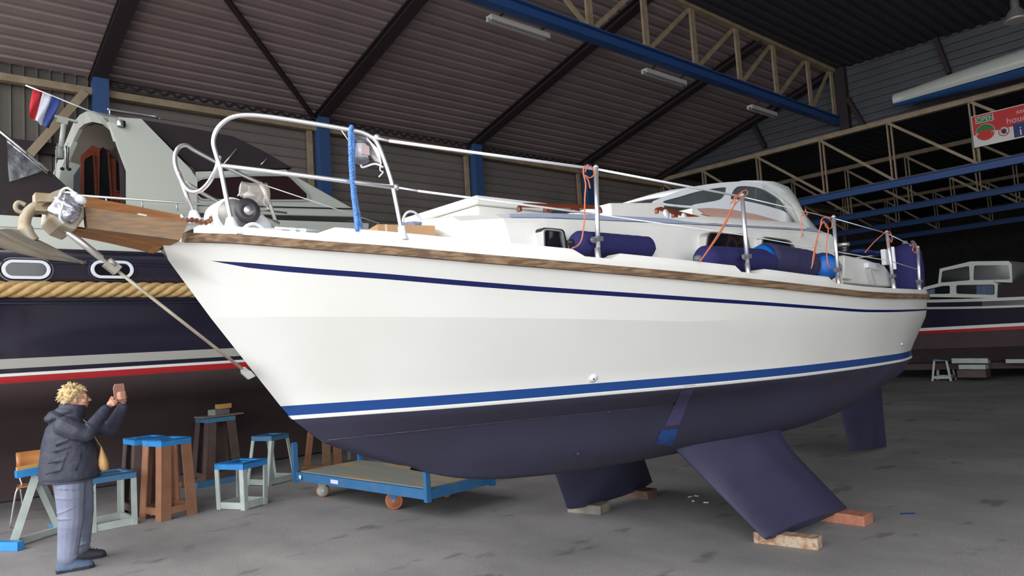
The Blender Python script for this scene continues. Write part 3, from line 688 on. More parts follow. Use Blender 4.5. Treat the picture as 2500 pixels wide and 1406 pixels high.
# mirror far rail that is not visible keeps the loop's look; bases
for px, py, y, k_ in ((566, 552, YC - .2, 1), (984, 573, YC - .76, .5), (476, 534, YC + .2, 1), (684, 574, YC + .75, .5)):
    c_ = pp(px, py, y); q = MB(); q.lathe(c_ - V(0, 0, .03), (-.1, 0, 1), [(.05 * k_ + .006, 0), (.046 * k_ + .006, .015), (.03 * k_ + .008, .03), (.022, .075), (.016, .08)], n=14); q.build('rail_socket', whplast, pul)
# stanchions and lifelines
ST = [((1460, 628), (1455, 409)), ((1826, 663), (1812, 477)), ((2047, 690), (2035, 530)), ((2182, 700), (2165, 567)), ((2245, 706), (2241, 604))]
SX = [3.32, 4.56, 5.76, 6.90, 7.80]
tops, mids = [], []
for (b_, t_), x in zip(ST, SX):
    y = side(x, .06); pb = pp(*b_, y); pt = pp(*t_, y); pb.z -= .03
    s_ = thing('stanchion', None, None); s_.parent = boat; s_.location = pb - CHAIN(boat).translation; r = .015
    MB().tube([pb, pt], r, n=10).build('tube', steel, s_)
    q = MB(); q.lathe(pb + V(0, 0, .0), (0, 0, 1), [(.024, 0), (.023, .02), (.019, .03), (.019, .09)], n=12); q.build('socket', steelw, s_)
    q = MB(); q.lathe(pt - V(0, 0, .004), (0, 0, 1), [(.017, 0), (.018, .01), (.008, .022)], n=10); q.build('cap', steelw, s_)
    q = MB(); u_ = pb.lerp(pt, .24); q.box(u_, (.05, .05, .03)); q.ell(u_ + V(-.05, -.01, -.01), (.03, .012, .02)); q.build('clamp', greyplast, s_)
    tops.append(pt - V(0, 0, .01)); mids.append(pb.lerp(pt, .5))
    # far side twin
    f = V(pb.x, 2 * YC - pb.y, pb.z); ft = V(pt.x, 2 * YC - pt.y, pt.z)
    s2 = copy_tree(s_, boat); s2.location = f - CHAIN(boat).translation
for yy, r in ((1, .0),):
    pass
LL = MB(); a = pp(905, 334, YC - .70)
q = MB(); q.tube([a, pp(950, 344, YC - .72)], .007); q.tube([pp(950, 344, YC - .72), tops[0]], .0095); q.tube([tops[0], tops[1]], .008); q.tube([tops[1], tops[2]], .004)
q.tube([tops[2], tops[3]], .004); q.tube([tops[3], tops[4]], .004); q.build('lifeline', whplast, boat)
q = MB(); q.tube([pp(966, 457, YC - .75), pp(1020, 466, YC - .8)], .006); q.tube([pp(1020, 466, YC - .8), mids[0]], .007); q.tube(mids[:1] + mids[1:], .004); q.build('lifeline', whplast, boat)
def mir(p): return V(p.x, 2 * YC - p.y, p.z)
q = MB(); q.tube([pp(640, 450, YC + .69), pp(925, 545, YC + 1.10)], .004); q.tube([mir(p) for p in tops], .004); q.build('lifeline', whplast, boat)
q = MB(); q.tube([mir(p) for p in mids], .004); q.build('lifeline', whplast, boat)
for (px, py, y) in ((921, 335, YC - .70), (967, 457, YC - .75)):
    q = MB(); q.ell(pp(px, py, y), (.02, .016, .018)); q.build('line_fastening', steelw, boat)
# pushpit at the stern
def tp(x, z, s=-1): return V(x, YC + s * (bs(x) - .08), z)
ps = smoothpts([tops[4], tp(8.4, 2.56), tp(9.0, 2.56), tp(9.4, 2.56), V(9.55, YC, 2.56), tp(9.4, 2.56, 1), tp(9.0, 2.56, 1), tp(8.4, 2.56, 1), mir(tops[4])], 6)
MB().tube(ps, .012).build('stern_rail', steelw, boat)
for x, s in ((8.6, -1), (9.3, -1), (8.6, 1), (9.3, 1)):
    MB().tube([tp(x, zs(x) + .1, s), tp(x, 2.56, s)], .012).build('stern_rail_post', steelw, boat)

# windlass
wl = thing('windlass', None, None); wl.parent = boat; c0 = pp(585, 555, YC + .02); wl.location = c0 - CHAIN(boat).translation
WB = pp(583, 530, YC); q = MB()
q.lathe(WB + V(-.05, .16, .0), (0, -1, 0), [(.0, 0), (.095, .005), (.105, .03), (.105, .2), (.095, .22), (0, .222)], n=28); q.box(WB + V(-.05, .05, -.06), (.2, .22, .1)); q.build('body', whplast, wl)
q = MB(); q.ell(WB + V(.12, .05, -.04), (.09, .1, .07)); q.box(WB + V(.13, .05, -.085), (.18, .2, .05)); q.build('motor_cover', whplast, wl)
q = MB(); q.lathe(WB + V(-.06, -.06, .0), (0, -1, 0), [(.06, 0), (.085, .01), (.085, .03), (.06, .04), (.04, .06)], n=28); q.build('gipsy', galv, wl)
DB = pp(605, 517, YC - .1)
q = MB(); q.lathe(DB + V(-.01, .05, 0), (0, -1, 0), [(.045, 0), (.05, .02), (.066, .06), (.074, .075), (.068, .085), (.03, .088), (.028, .086)], n=28); q.build('drum', M('dark_bronze_drum', (84, 80, 84), .4, .6), wl)
q = MB(); q.lathe(DB + V(-.01, -.036, 0), (0, -1, 0), [(.028, 0), (.028, .006), (.008, .01), (0, .012)], n=20); q.build('drum_cap', steelw, wl)
# chain
ch = thing('anchor_chain', 'rusty anchor chain running from the windlass along the bow platform', 'chain', pp(490, 540, YC))
cp = smoothpts([pp(455, 538, YC), pp(472, 537, YC), pp(488, 541, YC), pp(505, 543, YC), pp(515, 535, YC), pp(523, 525, YC)], 3)
for i in range(len(cp) - 1):
    a, b = cp[i], cp[i + 1]; d = (b - a); L = d.length * .75; mid = (a + b) / 2; d.normalize(); s_ = d.cross(V(0, 0, 1)).normalized(); s_ = s_ if i % 2 else d.cross(s_)
    pts = [mid + d * (L * math.cos(t)) + s_ * (.011 * math.sin(t)) for t in [2 * math.pi * k / 10 for k in range(10)]]
    MB().tube(pts, .0055, n=6, closed=True).build('link', rust, ch)
# fairlead and cleat
q = MB(); c_ = pp(620, 556, YC - .32); q.tube(smoothpts([c_ + V(-.07, 0, -.03), c_ + V(-.04, 0, .005), c_ + V(0, 0, .02), c_ + V(.04, 0, .005), c_ + V(.07, 0, -.03)], 5), .011); q.box(c_ + V(0, 0, -.035), (.2, .04, .012)); q.tube([c_ + V(-.02, 0, -.03), c_ + V(.0, 0, .0)], .008); q.build('fairlead', whplast, boat)
q = MB(); c_ = pp(727, 566, YC - .4); q.tube([c_ + V(-.13, 0, .014), c_ + V(.13, 0, .014)], [.007, .007]); q.box(c_ + V(-.03, 0, -.005), (.03, .02, .05)); q.box(c_ + V(.03, 0, -.005), (.03, .02, .05)); q.box(c_ + V(0, 0, -.03), (.15, .04, .01)); q.build('cleat', whplast, boat)
# deck horn / light wrapped in clear plastic
q = MB(); c_ = pp(615, 486, YC + .18); q.lathe(c_ + V(0, 0, -.05), (0, 0, 1), [(.012, 0), (.02, .02), (.05, .05), (.055, .08), (.02, .1), (.02, .13)], n=20); q.tube([pp(622, 500, YC + .2), pp(632, 515, YC + .25), pp(680, 570, YC + .5)], .008); q.build('deck_lamp', steelw, boat)
q = MB(); rg = []
for i in range(7):
    t = i / 6; c_ = pp(lerp(590, 652, t), lerp(462, 478, t), YC + .16 - .1 * t); hh = lerp(.045, .075, t); rg.append([c_ + V(0, .05 * math.cos(a), hh * math.sin(a) * (1 + .1 * math.sin(5 * a + i))) for a in [2 * math.pi * k / 12 for k in range(12)]])
q.loft(rg); q.build('plastic_bag', clearpl, label='clear plastic bag tied over the deck lamp behind the windlass', cat='bag')
cord('thin_cord', [pp(588, 448, YC + .12), pp(585, 470, YC + .12), pp(580, 478, YC + .12), pp(588, 474, YC + .12)], .003, whplast, 'short thin cord with a loop hanging from the bow mid rail', 'cord')
cord('thin_cord', [pp(638, 445, YC + .66), pp(648, 470, YC + .68), pp(644, 495, YC + .68), pp(655, 510, YC + .68), pp(630, 512, YC + .6)], .0035, whplast, 'tangled thin cord hanging on the far leg of the bow rail', 'cord')
# navigation lantern on the rail
nav = thing('bow_lantern', None, None); nav.parent = boat; NP = pp(880, 372, YC - .60); nav.location = NP - CHAIN(boat).translation
q = MB(); q.lathe(NP + V(0, 0, -.04), (0, 0, 1), [(.015, -.03), (.035, -.02), (.046, -.01), (.046, 0)], n=24); q.build('lantern_base', greyplast, nav)
q = MB(); q.lathe(NP + V(0, 0, .045), (0, 0, 1), [(.046, 0), (.046, .012), (.035, .022), (0, .024)], n=24); q.build('lantern_case', greyplast, nav)
q = MB(); q.lathe(NP + V(0, 0, -.04), (0, 0, 1), [(.043, 0), (.043, .085)], n=24); q.build('lantern_lens', M('pale_lens', (200, 196, 200), .15, coat=.4), nav)
q = MB(); q.prism([NP + V(-.02, -.05, -.022), NP + V(.035, -.04, -.022), NP + V(.035, -.04, .032), NP + V(-.02, -.05, .032)], (0, .01, 0)); q.build('lantern_label', M('faded_pink_label', (216, 190, 194), .6), nav)
q = MB(); q.prism([pp(862, 330, YC - .6), pp(895, 335, YC - .6), pp(925, 365, YC - .66), pp(932, 400, YC - .68), pp(915, 392, YC - .66), pp(900, 370, YC - .6)], (0, .01, 0)); q.tube([pp(832, 315, YC - .6), pp(862, 360, YC - .6)], .004); q.build('lantern_bracket', steelw, nav)
q = MB(); q.tube(smoothpts([NP + V(0, 0, -.065), NP + V(.01, 0, -.085), pp(915, 400, YC - .66), pp(935, 408, YC - .71)], 5), .006); q.tube(smoothpts([pp(930, 395, YC - .72), pp(928, 415, YC - .72), pp(935, 420, YC - .72), pp(925, 432, YC - .72)], 4), .004); q.build('lantern_cable', whplast, nav)
# blue rope over the rail
rp = thing('mooring_rope', 'bright blue twisted rope hanging over the bow rail', 'rope', pp(880, 560, YC - .66))
def twist(a_pts, r, rs, turns, mt, parent, name):
    pts = smoothpts(a_pts, 10)
    for k in range(3):
        out = []
        for i, p in enumerate(pts):
            t = pts[min(i + 1, len(pts) - 1)] - pts[max(i - 1, 0)]; t.normalize(); u_ = t.orthogonal().normalized(); u_ = (V(0, 1, 0) - t * t.y).normalized() if abs(t.y) < .9 else u_; w = t.cross(u_)
            an_ = 2 * math.pi * (turns * i / len(pts) + k / 3); out.append(p + (u_ * math.cos(an_) + w * math.sin(an_)) * r)
        MB().tube(out, rs, n=6).build(name, mt, parent)
twist([pp(858, 309, YC - .66), pp(855, 330, YC - .68), pp(857, 400, YC - .68), pp(862, 470, YC - .67), pp(868, 520, YC - .66), pp(872, 562, YC - .66)], .0065, .0085, 14, bluerope, rp, 'strand')
twist([pp(858, 309, YC - .66), pp(862, 330, YC - .62), pp(862, 400, YC - .63), pp(866, 470, YC - .63), pp(874, 520, YC - .64), pp(882, 563, YC - .64)], .0065, .0085, 14, bluerope, rp, 'strand')
# cardboard box and bucket
bx = thing('cardboard_box', 'brown cardboard box on the foredeck in front of the cabin', 'box', pp(995, 576, YC - .62))
q = MB(); a = pp(923, 572, YC - .52); b = pp(1063, 580, YC - .60); zt = pp(1063, 551, YC - .60).z; a.z = b.z = zs(2.3) + .12
dirv = (b - a); nrm = V(-dirv.y, dirv.x, 0).normalized() * .28; q.prism([a, b, b + nrm, a + nrm], (0, 0, zt - a.z)); q.build('carton', card, bx)
q = MB(); mdp = a + dirv * .12; q.prism([mdp - nrm * .01, mdp + dirv * .04 - nrm * .01, mdp + dirv * .04 - nrm * .01 + V(0, 0, zt - a.z), mdp - nrm * .01 + V(0, 0, zt - a.z)], nrm * .005); q.build('packing_tape', M('tape', (222, 196, 164), .3), bx)
bk = thing('bucket', 'small pale blue printed tub with white handle standing on the cardboard box', 'tub', pp(1006, 548, YC - .45)); BK = pp(1006, 549, YC - .45); BK.z = zt
q = MB(); q.lathe(BK, (0, 0, 1), [(.052, 0), (.062, .035), (.064, .036), (.05, .034), (.0, .02)], n=24); q.build('tub', M('pale_blue_tub', (160, 178, 220), .5, c2=(206, 214, 238), ns=30, lo=.45, hi=.55), bk)
q = MB(); q.tube([BK + V(.062 * math.cos(t) * 1.05, 0, .035 + .075 * math.sin(t)) for t in [math.pi * k / 14 for k in range(15)]], .008); q.build('handle', whplast, bk)

# cabin trunk ---------------------------------------------------------------
tb = tab([2.45, 2.7, 3.2, 4.0, 5.2, 6.6, 7.4], [.60, .80, .91, .98, 1.06, 1.06, 1.0])
tz = tab([2.45, 3, 4.3, 5.2, 6.6, 7.4], [2.46, 2.49, 2.52, 2.54, 2.58, 2.58])
def trunk_ring(x, base=None, zt_=None, k=1):
    b = tb(x) * k; zb_ = zs(x) + .09; zt_ = tz(x) if zt_ is None else zt_
    side_ = [(b + .05, zb_), (b + .02, lerp(zb_, zt_, .5)), (b - .01, zt_ - .03), (b - .03, zt_), (b - .11, zt_ + .040), (b * .5, zt_ + .068), (0, zt_ + .078)]
    r = [V(x, YC - y, z) for y, z in side_]; r += [V(x, YC + y, z) for y, z in side_[-2::-1]]; return r
q = MB(); rings = []
xs_ = [2.62, 2.66, 2.74, 2.9, 3.2, 3.6, 4, 4.6, 5.2, 5.8, 6.4, 6.75, 6.92]
first = trunk_ring(2.70); cen = V(2.44, YC, 0)
fr = []
for p in first:
    yy = p.y - YC; p2 = p.copy(); zb_ = zs(2.6) + .09; t = (p.z - zb_) / (2.6 - zb_); p2.x = 2.50 + .10 * t + .10 * (abs(yy) / .85) ** 2; p2.y = YC + yy * .90; fr.append(p2)
rings = [fr] + [trunk_ring(x) for x in xs_[3:]]
q.loft(rings, closed=False, caps=False, smooth=False); q.add(fr, [tuple(range(len(fr)))]); q.add(rings[-1], [tuple(range(len(fr)))])
for i_, f in enumerate(q.f): pass
tr_o = q.build('cabin_trunk', deckw, boat, bevel=.02)
q = MB()
for s_ in (-1, 1):
    rg = []
    for x in [2.95, 3.3, 3.8, 4.4, 5.0, 5.6, 6.2, 6.7]:
        b = tb(x); z = tz(x); w = lerp(.25, 1, min(1, (x - 2.95) / .5)); rg.append([V(x, YC + s_ * (b - .033), z + .008), V(x, YC + s_ * (b - .033 - .075 * w), z + .046 - .036 * (1 - w) + .004)])
    q.loft(rg, closed=False, caps=False, smooth=False)
o = q.build('nonslip_strip', paleblue, boat); md = o.modifiers.new('s', 'SOLIDIFY'); md.thickness = .008; md.offset = 1
# hatch garage 1
def hatchbox(name, x0, x1, y0, y1, z0, z1, mt, slope=0, par=boat, inset=.03):
    q = MB(); q.add([V(x0, y0, z0), V(x1, y0, z0), V(x1, y1, z0), V(x0, y1, z0), V(x0 + inset, y0 + inset, z1), V(x1 - inset, y0 + inset, z1 + slope), V(x1 - inset, y1 - inset, z1 + slope), V(x0 + inset, y1 - inset, z1)], [(3, 2, 1, 0), (4, 5, 6, 7), (0, 1, 5, 4), (1, 2, 6, 5), (2, 3, 7, 6), (3, 0, 4, 7)])
    return q.build(name, mt, par, bevel=.015)
hatchbox('forehatch_base', 2.95, 3.62, YC - .52, YC + .36, 2.46, 2.635, deckw, inset=.01)
hatchbox('forehatch_lid', 2.93, 3.64, YC - .54, YC + .38, 2.635, 2.70, deckw, inset=.02)
hatchbox('roof_hatch', 4.25, 5.0, YC - .55, YC + .45, 2.48, 2.76, deckw, slope=.06)
# white raised doghouse step on the roof
q = MB(); rg = []
for i, x in enumerate([4.25, 4.4, 4.6, 4.9, 5.2, 5.6, 6.0, 6.4]):
    e_ = min(1, (i + .2) / 3); b = tb(x) - .03 ; z = tz(x) + .02; hh = lerp(.02, .06, e_); rg.append([V(x, YC - b + .10 * (1 - e_), z), V(x, YC - b + .03 + .1 * (1 - e_), z + hh), V(x, YC, z + .05 + hh), V(x, YC + b - .03, z + hh), V(x, YC + b, z)])
q.loft(rg, closed=False, caps=False); q.add(rg[0], [(0, 1, 2, 3, 4)]); q.build('doghouse_step', deckw, boat)
# hand rails of teak
def handrail(x0, y0, x1, y1, y, n_, mt, label=None, hgt=None):
    a = pp(x0, y0, y); b = pp(x1, y1, y); L = b - a; hh = hgt or .058; q = MB(); up_ = V(0, 0, hh); poly = [a, a + L * .02 + up_ * .75, a + L * .06 + up_, b - L * .06 + up_, b - L * .02 + up_ * .75, b]
    und = []
    for k in range(n_):
        s0 = 1 - (k + .14) / n_; s1 = 1 - (k + .86) / n_
        und += [a + L * s0, a + L * lerp(s0, s1, .12) + up_ * .5, a + L * lerp(s0, s1, .88) + up_ * .5, a + L * s1]
    # build as top bar plus feet to keep faces convex
    q.prism([a + up_ * .5, a + L * .02 + up_ * .8, a + L * .06 + up_, b - L * .06 + up_, b - L * .02 + up_ * .8, b + up_ * .5], (0, .03, 0))
    for k in range(n_ + 1):
        c_ = k / n_; w = .12 / n_ if 0 < k < n_ else .1 / n_; s0 = max(0, c_ - w); s1 = min(1, c_ + w); q.prism([a + L * s0, a + L * s1, a + L * s1 + up_ * .52, a + L * s0 + up_ * .52], (0, .03, 0))
    return q.build('grab_rail', mt, boat, bevel=.006)
handrail(1268, 516, 1472, 520, YC - .72, 3, mahog)
handrail(1605, 520, 1775, 560, YC - .86, 4, mahog)
for s0 in (.12, .38, .62, .86):
    c_ = pp(lerp(1605, 1775, s0), lerp(512, 545, s0), YC - .90); q = MB(); q.lathe(c_ + V(0, -.002, -.02), (0, -1, .2), [(.036, 0), (.036, .006), (0, .008)], n=18); q.build('roof_vent_cap', whplast, boat)
# portlight, side windows
def window(px, y, r, fs, glass_m, frame_m, name='cabin_window', depth=.02):
    w = thing(name, None, None); w.parent = boat; c_ = pp(sum(p[0] for p in px) / len(px), sum(p[1] for p in px) / len(px), y); w.location = c_ - CHAIN(boat).translation
    inn = roundpoly(px, r); out = roundpoly(scalepoly(px, fs), r * 1.25)
    def ysurf(p): return p
    q = MB(); q.ringprism([pp(*p, y - depth) for p in out], [pp(*p, y - depth) for p in inn], (0, depth + .06, 0)); q.build('window_frame', frame_m, w)
    q = MB(); q.prism([pp(*p, y - depth * .3) for p in inn], (0, .03, 0)); q.build('window_pane', glass_m, w)
    return w
w1 = window([(1330, 561), (1372, 565), (1381, 612), (1331, 606)], YC - .91 - .045, 8, (1.14, 1.16), glassd, steelw, 'portlight')
q = MB(); yy = YC - .91 - .05
out = roundpoly(scalepoly([(1330, 561), (1372, 565), (1381, 612), (1331, 606)], (1.30, 1.26)), 10); inn = roundpoly(scalepoly([(1330, 561), (1372, 565), (1381, 612), (1331, 606)], (1.14, 1.14)), 9)
q.ringprism([pp(*p, yy) for p in out], [pp(*p, yy) for p in inn], (0, .08, 0)); q.build('rubber_seal', blackpl, w1)
window([(1731, 568), (1822, 574), (1836, 640), (1722, 632)], YC - 1.05 - .035, 10, (1.07, 1.09), glassd, steelw)
window([(1862, 579), (1930, 588), (1952, 640), (1868, 640)], YC - 1.06 - .035, 12, (1.10, 1.10), glassd, steelw)

# windscreen (hard dodger) --------------------------------------------------
ws = thing('windscreen', None, None); ws.parent = boat; ws.location = V(.3, -.8, 2.6)
yS = YC - .47
def wsc(pts): return [pp(*p, yS) for p in pts]
outer = [(1596, 495), (1640, 474), (1700, 455), (1760, 446), (1822, 443), (1875, 449), (1910, 463), (1930, 490), (1940, 520), (1942, 560), (1925, 552), (1860, 532), (1790, 516), (1740, 508), (1700, 508), (1650, 503)]
gl1 = [(1618, 494), (1660, 480), (1710, 466), (1768, 457), (1775, 464), (1768, 480), (1752, 489), (1700, 498), (1682, 502)]
gl2 = [(1784, 484), (1800, 456), (1850, 458), (1885, 474), (1912, 495), (1927, 521), (1905, 512), (1850, 497), (1800, 487)]
def spl(p, k=4): return [(v.x, v.y) for v in smoothpts([Vector((*a, 0)) for a in p], k, closed=True)]
gl1s, gl2s = spl(gl1), spl(gl2)
# shell: a curved panel from the near side over the top to the far side
top_line = [(1596, 495), (1640, 474), (1700, 455), (1760, 446), (1822, 443), (1875, 449), (1910, 463), (1932, 492)]
bot_line = [(1596, 502), (1650, 507), (1700, 510), (1740, 510), (1800, 519), (1860, 533), (1915, 549), (1942, 562)]
fb = bmesh.new()
from mathutils.geometry import tessellate_polygon
def holed(outer2d, holes2d, y, thick, name, mt, parent):
    polys = [[Vector((p[0], p[1], 0)) for p in outer2d]] + [[Vector((p[0], p[1], 0)) for p in h_] for h_ in holes2d]
    tris = tessellate_polygon(polys); flat = [p for pl_ in polys for p in pl_]
    v0 = [pp(p.x, p.y, y) for p in flat]; v1 = [v + V(0, thick, 0) for v in v0]; n_ = len(flat); q = MB()
    q.add(v0 + v1, [tuple(t) for t in tris] + [tuple(i + n_ for i in t[::-1]) for t in tris])
    o_ = 0
    for pl_ in polys:
        k = len(pl_); q.add([v0[o_ + i] for i in range(k)] + [v1[o_ + i] for i in range(k)], [(i, (i + 1) % k, k + (i + 1) % k, k + i) for i in range(k)]); o_ += k
    return q.build(name, mt, parent)
fb.free()
outl = spl(outer, 3)
holed(outl, [gl1s, gl2s], yS, .03, 'screen_frame', whplast, ws)
for g_ in (gl1s, gl2s):
    q = MB(); q.prism([pp(*p, yS + .012) for p in g_], (0, .008, 0)); q.build('screen_pane', glassg, ws)
# roof of the screen going over to the far side
q = MB(); rg = []
for (x_, y_) in top_line[1:]:
    a = pp(x_, y_, yS + .02); span = .90; rg.append([a + V(0, span * t, .03 * math.sin(math.pi * t)) for t in (0, .12, .3, .5, .7, .88, 1)])
q.loft(rg, closed=False, caps=False); o = q.build('screen_top', whplast, ws); md = o.modifiers.new('s', 'SOLIDIFY'); md.thickness = .02; md.offset = -1
q = MB(); q.prism([p + V(0, .90, 0) for p in wsc(outer)], (0, .03, 0)); q.build('screen_side', whplast, ws)
q = MB(); q.prism([pp(*p, YC - .62) for p in ((1690, 508), (1740, 509), (1800, 518), (1862, 532), (1930, 556), (1930, 572), (1690, 548))], (0, 1.24, 0)); q.build('screen_plinth', deckw, ws)
q = MB(); q.prism([pp(*p, YC - .64) for p in [(1706, 509), (1740, 508), (1790, 512), (1850, 524), (1922, 545), (1922, 564), (1850, 552), (1780, 542), (1740, 534)]], (0, .025, 0)); q.build('screen_base_strip', pinkteak, ws)
q = MB(); q.prism([pp(*p, YC - .9) for p in [(1716, 522), (1760, 522), (1840, 532), (1922, 552), (1922, 558), (1920, 560), (1800, 543)]], (0, .03, 0)); q.build('screen_coaming', pinkteak, boat)
q = MB(); q.prism([pp(*p, YC - .93) for p in [(1922, 546), (1948, 560), (1966, 566), (1922, 560)]], (0, .03, 0)); q.build('coaming_tip', mahog, boat)
# canvas hood
q = MB(); rg = []
hl = [((1850, 444), (1936, 545)), ((1890, 443), (1950, 562)), ((1925, 456), (1972, 590)), ((1944, 480), (1990, 612)), ((1962, 518), (2010, 626)), ((1990, 552), (2030, 640)), ((2020, 588), (2046, 655)), ((2044, 618), (2056, 668))]
for k_, (t_, b_) in enumerate(hl):
    f_ = min(1, k_ / 4); tpnt = pp(*t_, YC - .42); bpnt = pp(*b_, YC - lerp(.42, 1.13, f_))
    half = [bpnt, bpnt.lerp(tpnt, .35) + V(0, -.02, 0), bpnt.lerp(tpnt, .7) + V(0, -.02, 0.0), tpnt]; rg.append(half + [V(tpnt.x, YC - .25, tpnt.z + .05), V(tpnt.x, YC + .25, tpnt.z + .05)] + [V(p.x, 2 * YC - p.y, p.z) for p in half[::-1]])
q.loft(rg, closed=False, caps=False); o = q.build('canvas_hood', hood, boat); md = o.modifiers.new('s', 'SOLIDIFY'); md.thickness = .006
q = MB(); q.tube([pp(1866, 450, YC - .5), pp(1930, 500, YC - .66), pp(1958, 560, YC - 1.0), pp(1965, 575, YC - 1.1)], .008); q.tube([pp(1985, 560, YC - 1.0), pp(2012, 625, YC - 1.16)], .004); q.build('hood_piping', M('hood_seam', (170, 172, 166), .8), boat)

# cockpit area
q = MB(); a = [pp(2062, 622, YC - .86), pp(2112, 632, YC - .86), pp(2160, 648, YC - .86), pp(2176, 668, YC - .86), pp(2180, 700, YC - .86), pp(2060, 690, YC - .86)]
q.prism(a, (0, .12, 0)); q.build('cockpit_coaming', deckw, boat, bevel=.02)
q = MB(); q.prism([V(p.x, 2 * YC - p.y - .12, p.z) for p in a], (0, .12, 0)); q.build('cockpit_coaming', deckw, boat, bevel=.02)
q = MB(); q.prism([pp(2062, 624, YC - .92), pp(2082, 628, YC - .92), pp(2084, 682, YC - .92), pp(2060, 680, YC - .92)], (0, .1, 0)); q.build('locker_front', deckw, boat, bevel=.015)
q = MB(); q.prism([pp(2120, 640, YC - .9), pp(2148, 642, YC - .9), pp(2158, 652, YC - .9), pp(2148, 660, YC - .9), pp(2120, 653, YC - .9)], (0, .06, 0)); q.build('coaming_box', whplast, boat, bevel=.01)
wn = thing('winch', None, None); wn.parent = boat; WN = pp(2062, 624, YC - .70); wn.location = WN - CHAIN(boat).translation
q = MB(); q.lathe(WN, (0, 0, 1), [(.06, 0), (.06, .02), (.045, .04), (.045, .07), (.06, .1)], n=24); q.build('winch_drum', M('dark_winch', (70, 72, 76), .3, .7), wn)
q = MB(); q.lathe(WN + V(0, 0, .1), (0, 0, 1), [(.062, 0), (.062, .035), (.02, .04), (0, .04)], n=24); q.build('winch_top', steelw, wn)
q = MB(); c_ = pp(2090, 612, YC - .3)
q.ell(pp(2105, 616, YC - .45), (.28, .1, .04)); q.ell(pp(2140, 618, YC - .45), (.12, .08, .03)); q.build('blue_tarpaulin', M('blue_cloth', (40, 62, 130), .8, c2=(28, 44, 100), ns=9, bump=.6), label='crumpled dark blue cloth lying over the cockpit behind the winch', cat='cloth')
q = MB(); a = pp(2153, 612, YC - 1.05); q.box(pp(2160, 628, YC - 1.0), (.08, .05, .17)); q.build('horseshoe_bracket', whplast, boat, bevel=.008)
q = MB(); q.box(pp(2182, 630, YC - 1.15), (.03, .03, .24)); q.build('white_tube', whplast, boat, bevel=.008)
for px in ((1885 + 0, 0),): pass
q = MB(); c_ = pp(2128, 668, YC - .92); q.tube(smoothpts([c_ + V(-.03, 0, .05), c_, c_ + V(.03, 0, -.06), c_ + V(.06, 0, -.1), c_ + V(.02, 0, -.12)], 4), .008); q.build('coaming_shackle', steel, boat)
q = MB(); c_ = pp(2010, 686, YC - 1.5 + .05)
for dx in (-.03, .03): q.tube([c_ + V(dx, 0, -.02), c_ + V(dx, 0, .03)], .01)
q.tube([c_ + V(-.09, 0, .035), c_ + V(.09, 0, .035)], .009); q.build('side_cleat', steel, boat)
# hull skin fitting, seacocks
hp, hn = hullpt(1448, 923); q = MB(); q.lathe(hp, hn, [(.03, -.005), (.03, .006), (.012, .012), (0, .012)], n=24); q.build('outlet_fitting', whplast, boat)
hp2, _ = hullpt(1448, 922); q = MB(); q.lathe(hp + hn * .012, hn, [(.006, 0), (.006, .002), (0, .002)], n=10); q.build('outlet_hole', blackpl, boat)
for a in ((1487, 1005), (1411, 1107), (2202, 840)):
    hp, hn = hullpt(*a); q = MB(); q.lathe(hp, hn, [(.018, -.005), (.018, .008), (.008, .014), (0, .014)], n=14); q.build('skin_fitting', antif if a[0] < 2000 else steelw, boat)

# ------------------------------------------------------------------ fenders and cords on the sailing boat
def fender(name, label, pts, y, rad, mt, endm, ends=(1, 1), endlen=.12, group='fenders lying along the side deck'):
    """pts: pixel axis from nose to tail"""
    a = pp(*pts[0], y); b = pp(*pts[1], y); t = thing(name, label, 'fender', (a + b) / 2 - V(0, 0, rad), group=group)
    d = (b - a); L = d.length; d.normalize(); prof = []
    for i in range(25):
        s = i / 24; e_ = min(s, 1 - s) * L / rad; r = rad * min(1, math.sin(min(1, e_ / 1.35) * math.pi / 2) ** .6 + .10) * (1 - .03 * abs(math.sin(i))); prof.append((r, s * L))
    q = MB(); q.lathe(a, d, prof, n=22); q.build('cover', mt, t)
    for k, (c_, sg_) in enumerate(((a, -1), (b, 1))):
        if ends[k]: q = MB(); q.lathe(c_ - d * sg_ * .03, d * sg_, [(rad * .30, 0), (rad * .28, .03), (rad * .2, .055), (rad * .06, .06)], n=14); q.build('end_eye', endm, t)
    return t, a, b, d
fender('fender', 'navy sleeve fender lying behind the first stanchion', ((1394, 592), (1592, 606)), side(3.3, .155), .080, fendm, blackpl)
fender('fender', 'navy fender under the big cabin window beside the second stanchion', ((1704, 632), (1886, 639)), side(4.6, .22), .098, fendm, greyplast)
t, a, b, d = fender('fender', 'fatter faded navy fender with bright blue vinyl showing, right of the second stanchion', ((1852, 628), (1985, 648)), side(5.0, .27), .125, fendm2, fendb, ends=(0, 0))
q = MB(); q.lathe(a - d * .035, d, [(.02, 0), (.06, .01), (.092, .05), (.107, .10)], n=20); q.build('vinyl_end', fendb, t)
t = thing('fender', 'round ball fender with bright blue end beside the third stanchion', 'fender', pp(2010, 680, side(5.7, .2)), group='fenders lying along the side deck')
c_ = pp(2012, 652, side(5.7, .22)); vd = (CAM - c_).normalized(); ax = V(-.75, -.62, -.05).normalized()
q = MB(); q.lathe(c_ - ax * .13, ax, [(.02, 0), (.08, .01), (.115, .05), (.125, .10), (.12, .15), (.108, .18)], n=26); q.build('cover', fendm2, t)
q = MB(); q.lathe(c_ - ax * .13, ax, [(.106, .18), (.09, .215), (.06, .235), (.03, .24), (0, .24)], n=26); q.build('vinyl_end', fendb, t)
t = thing('fender', 'upright navy fender hanging at the stern of the sailing boat', 'fender', pp(2215, 704, side(8.3, .1)))
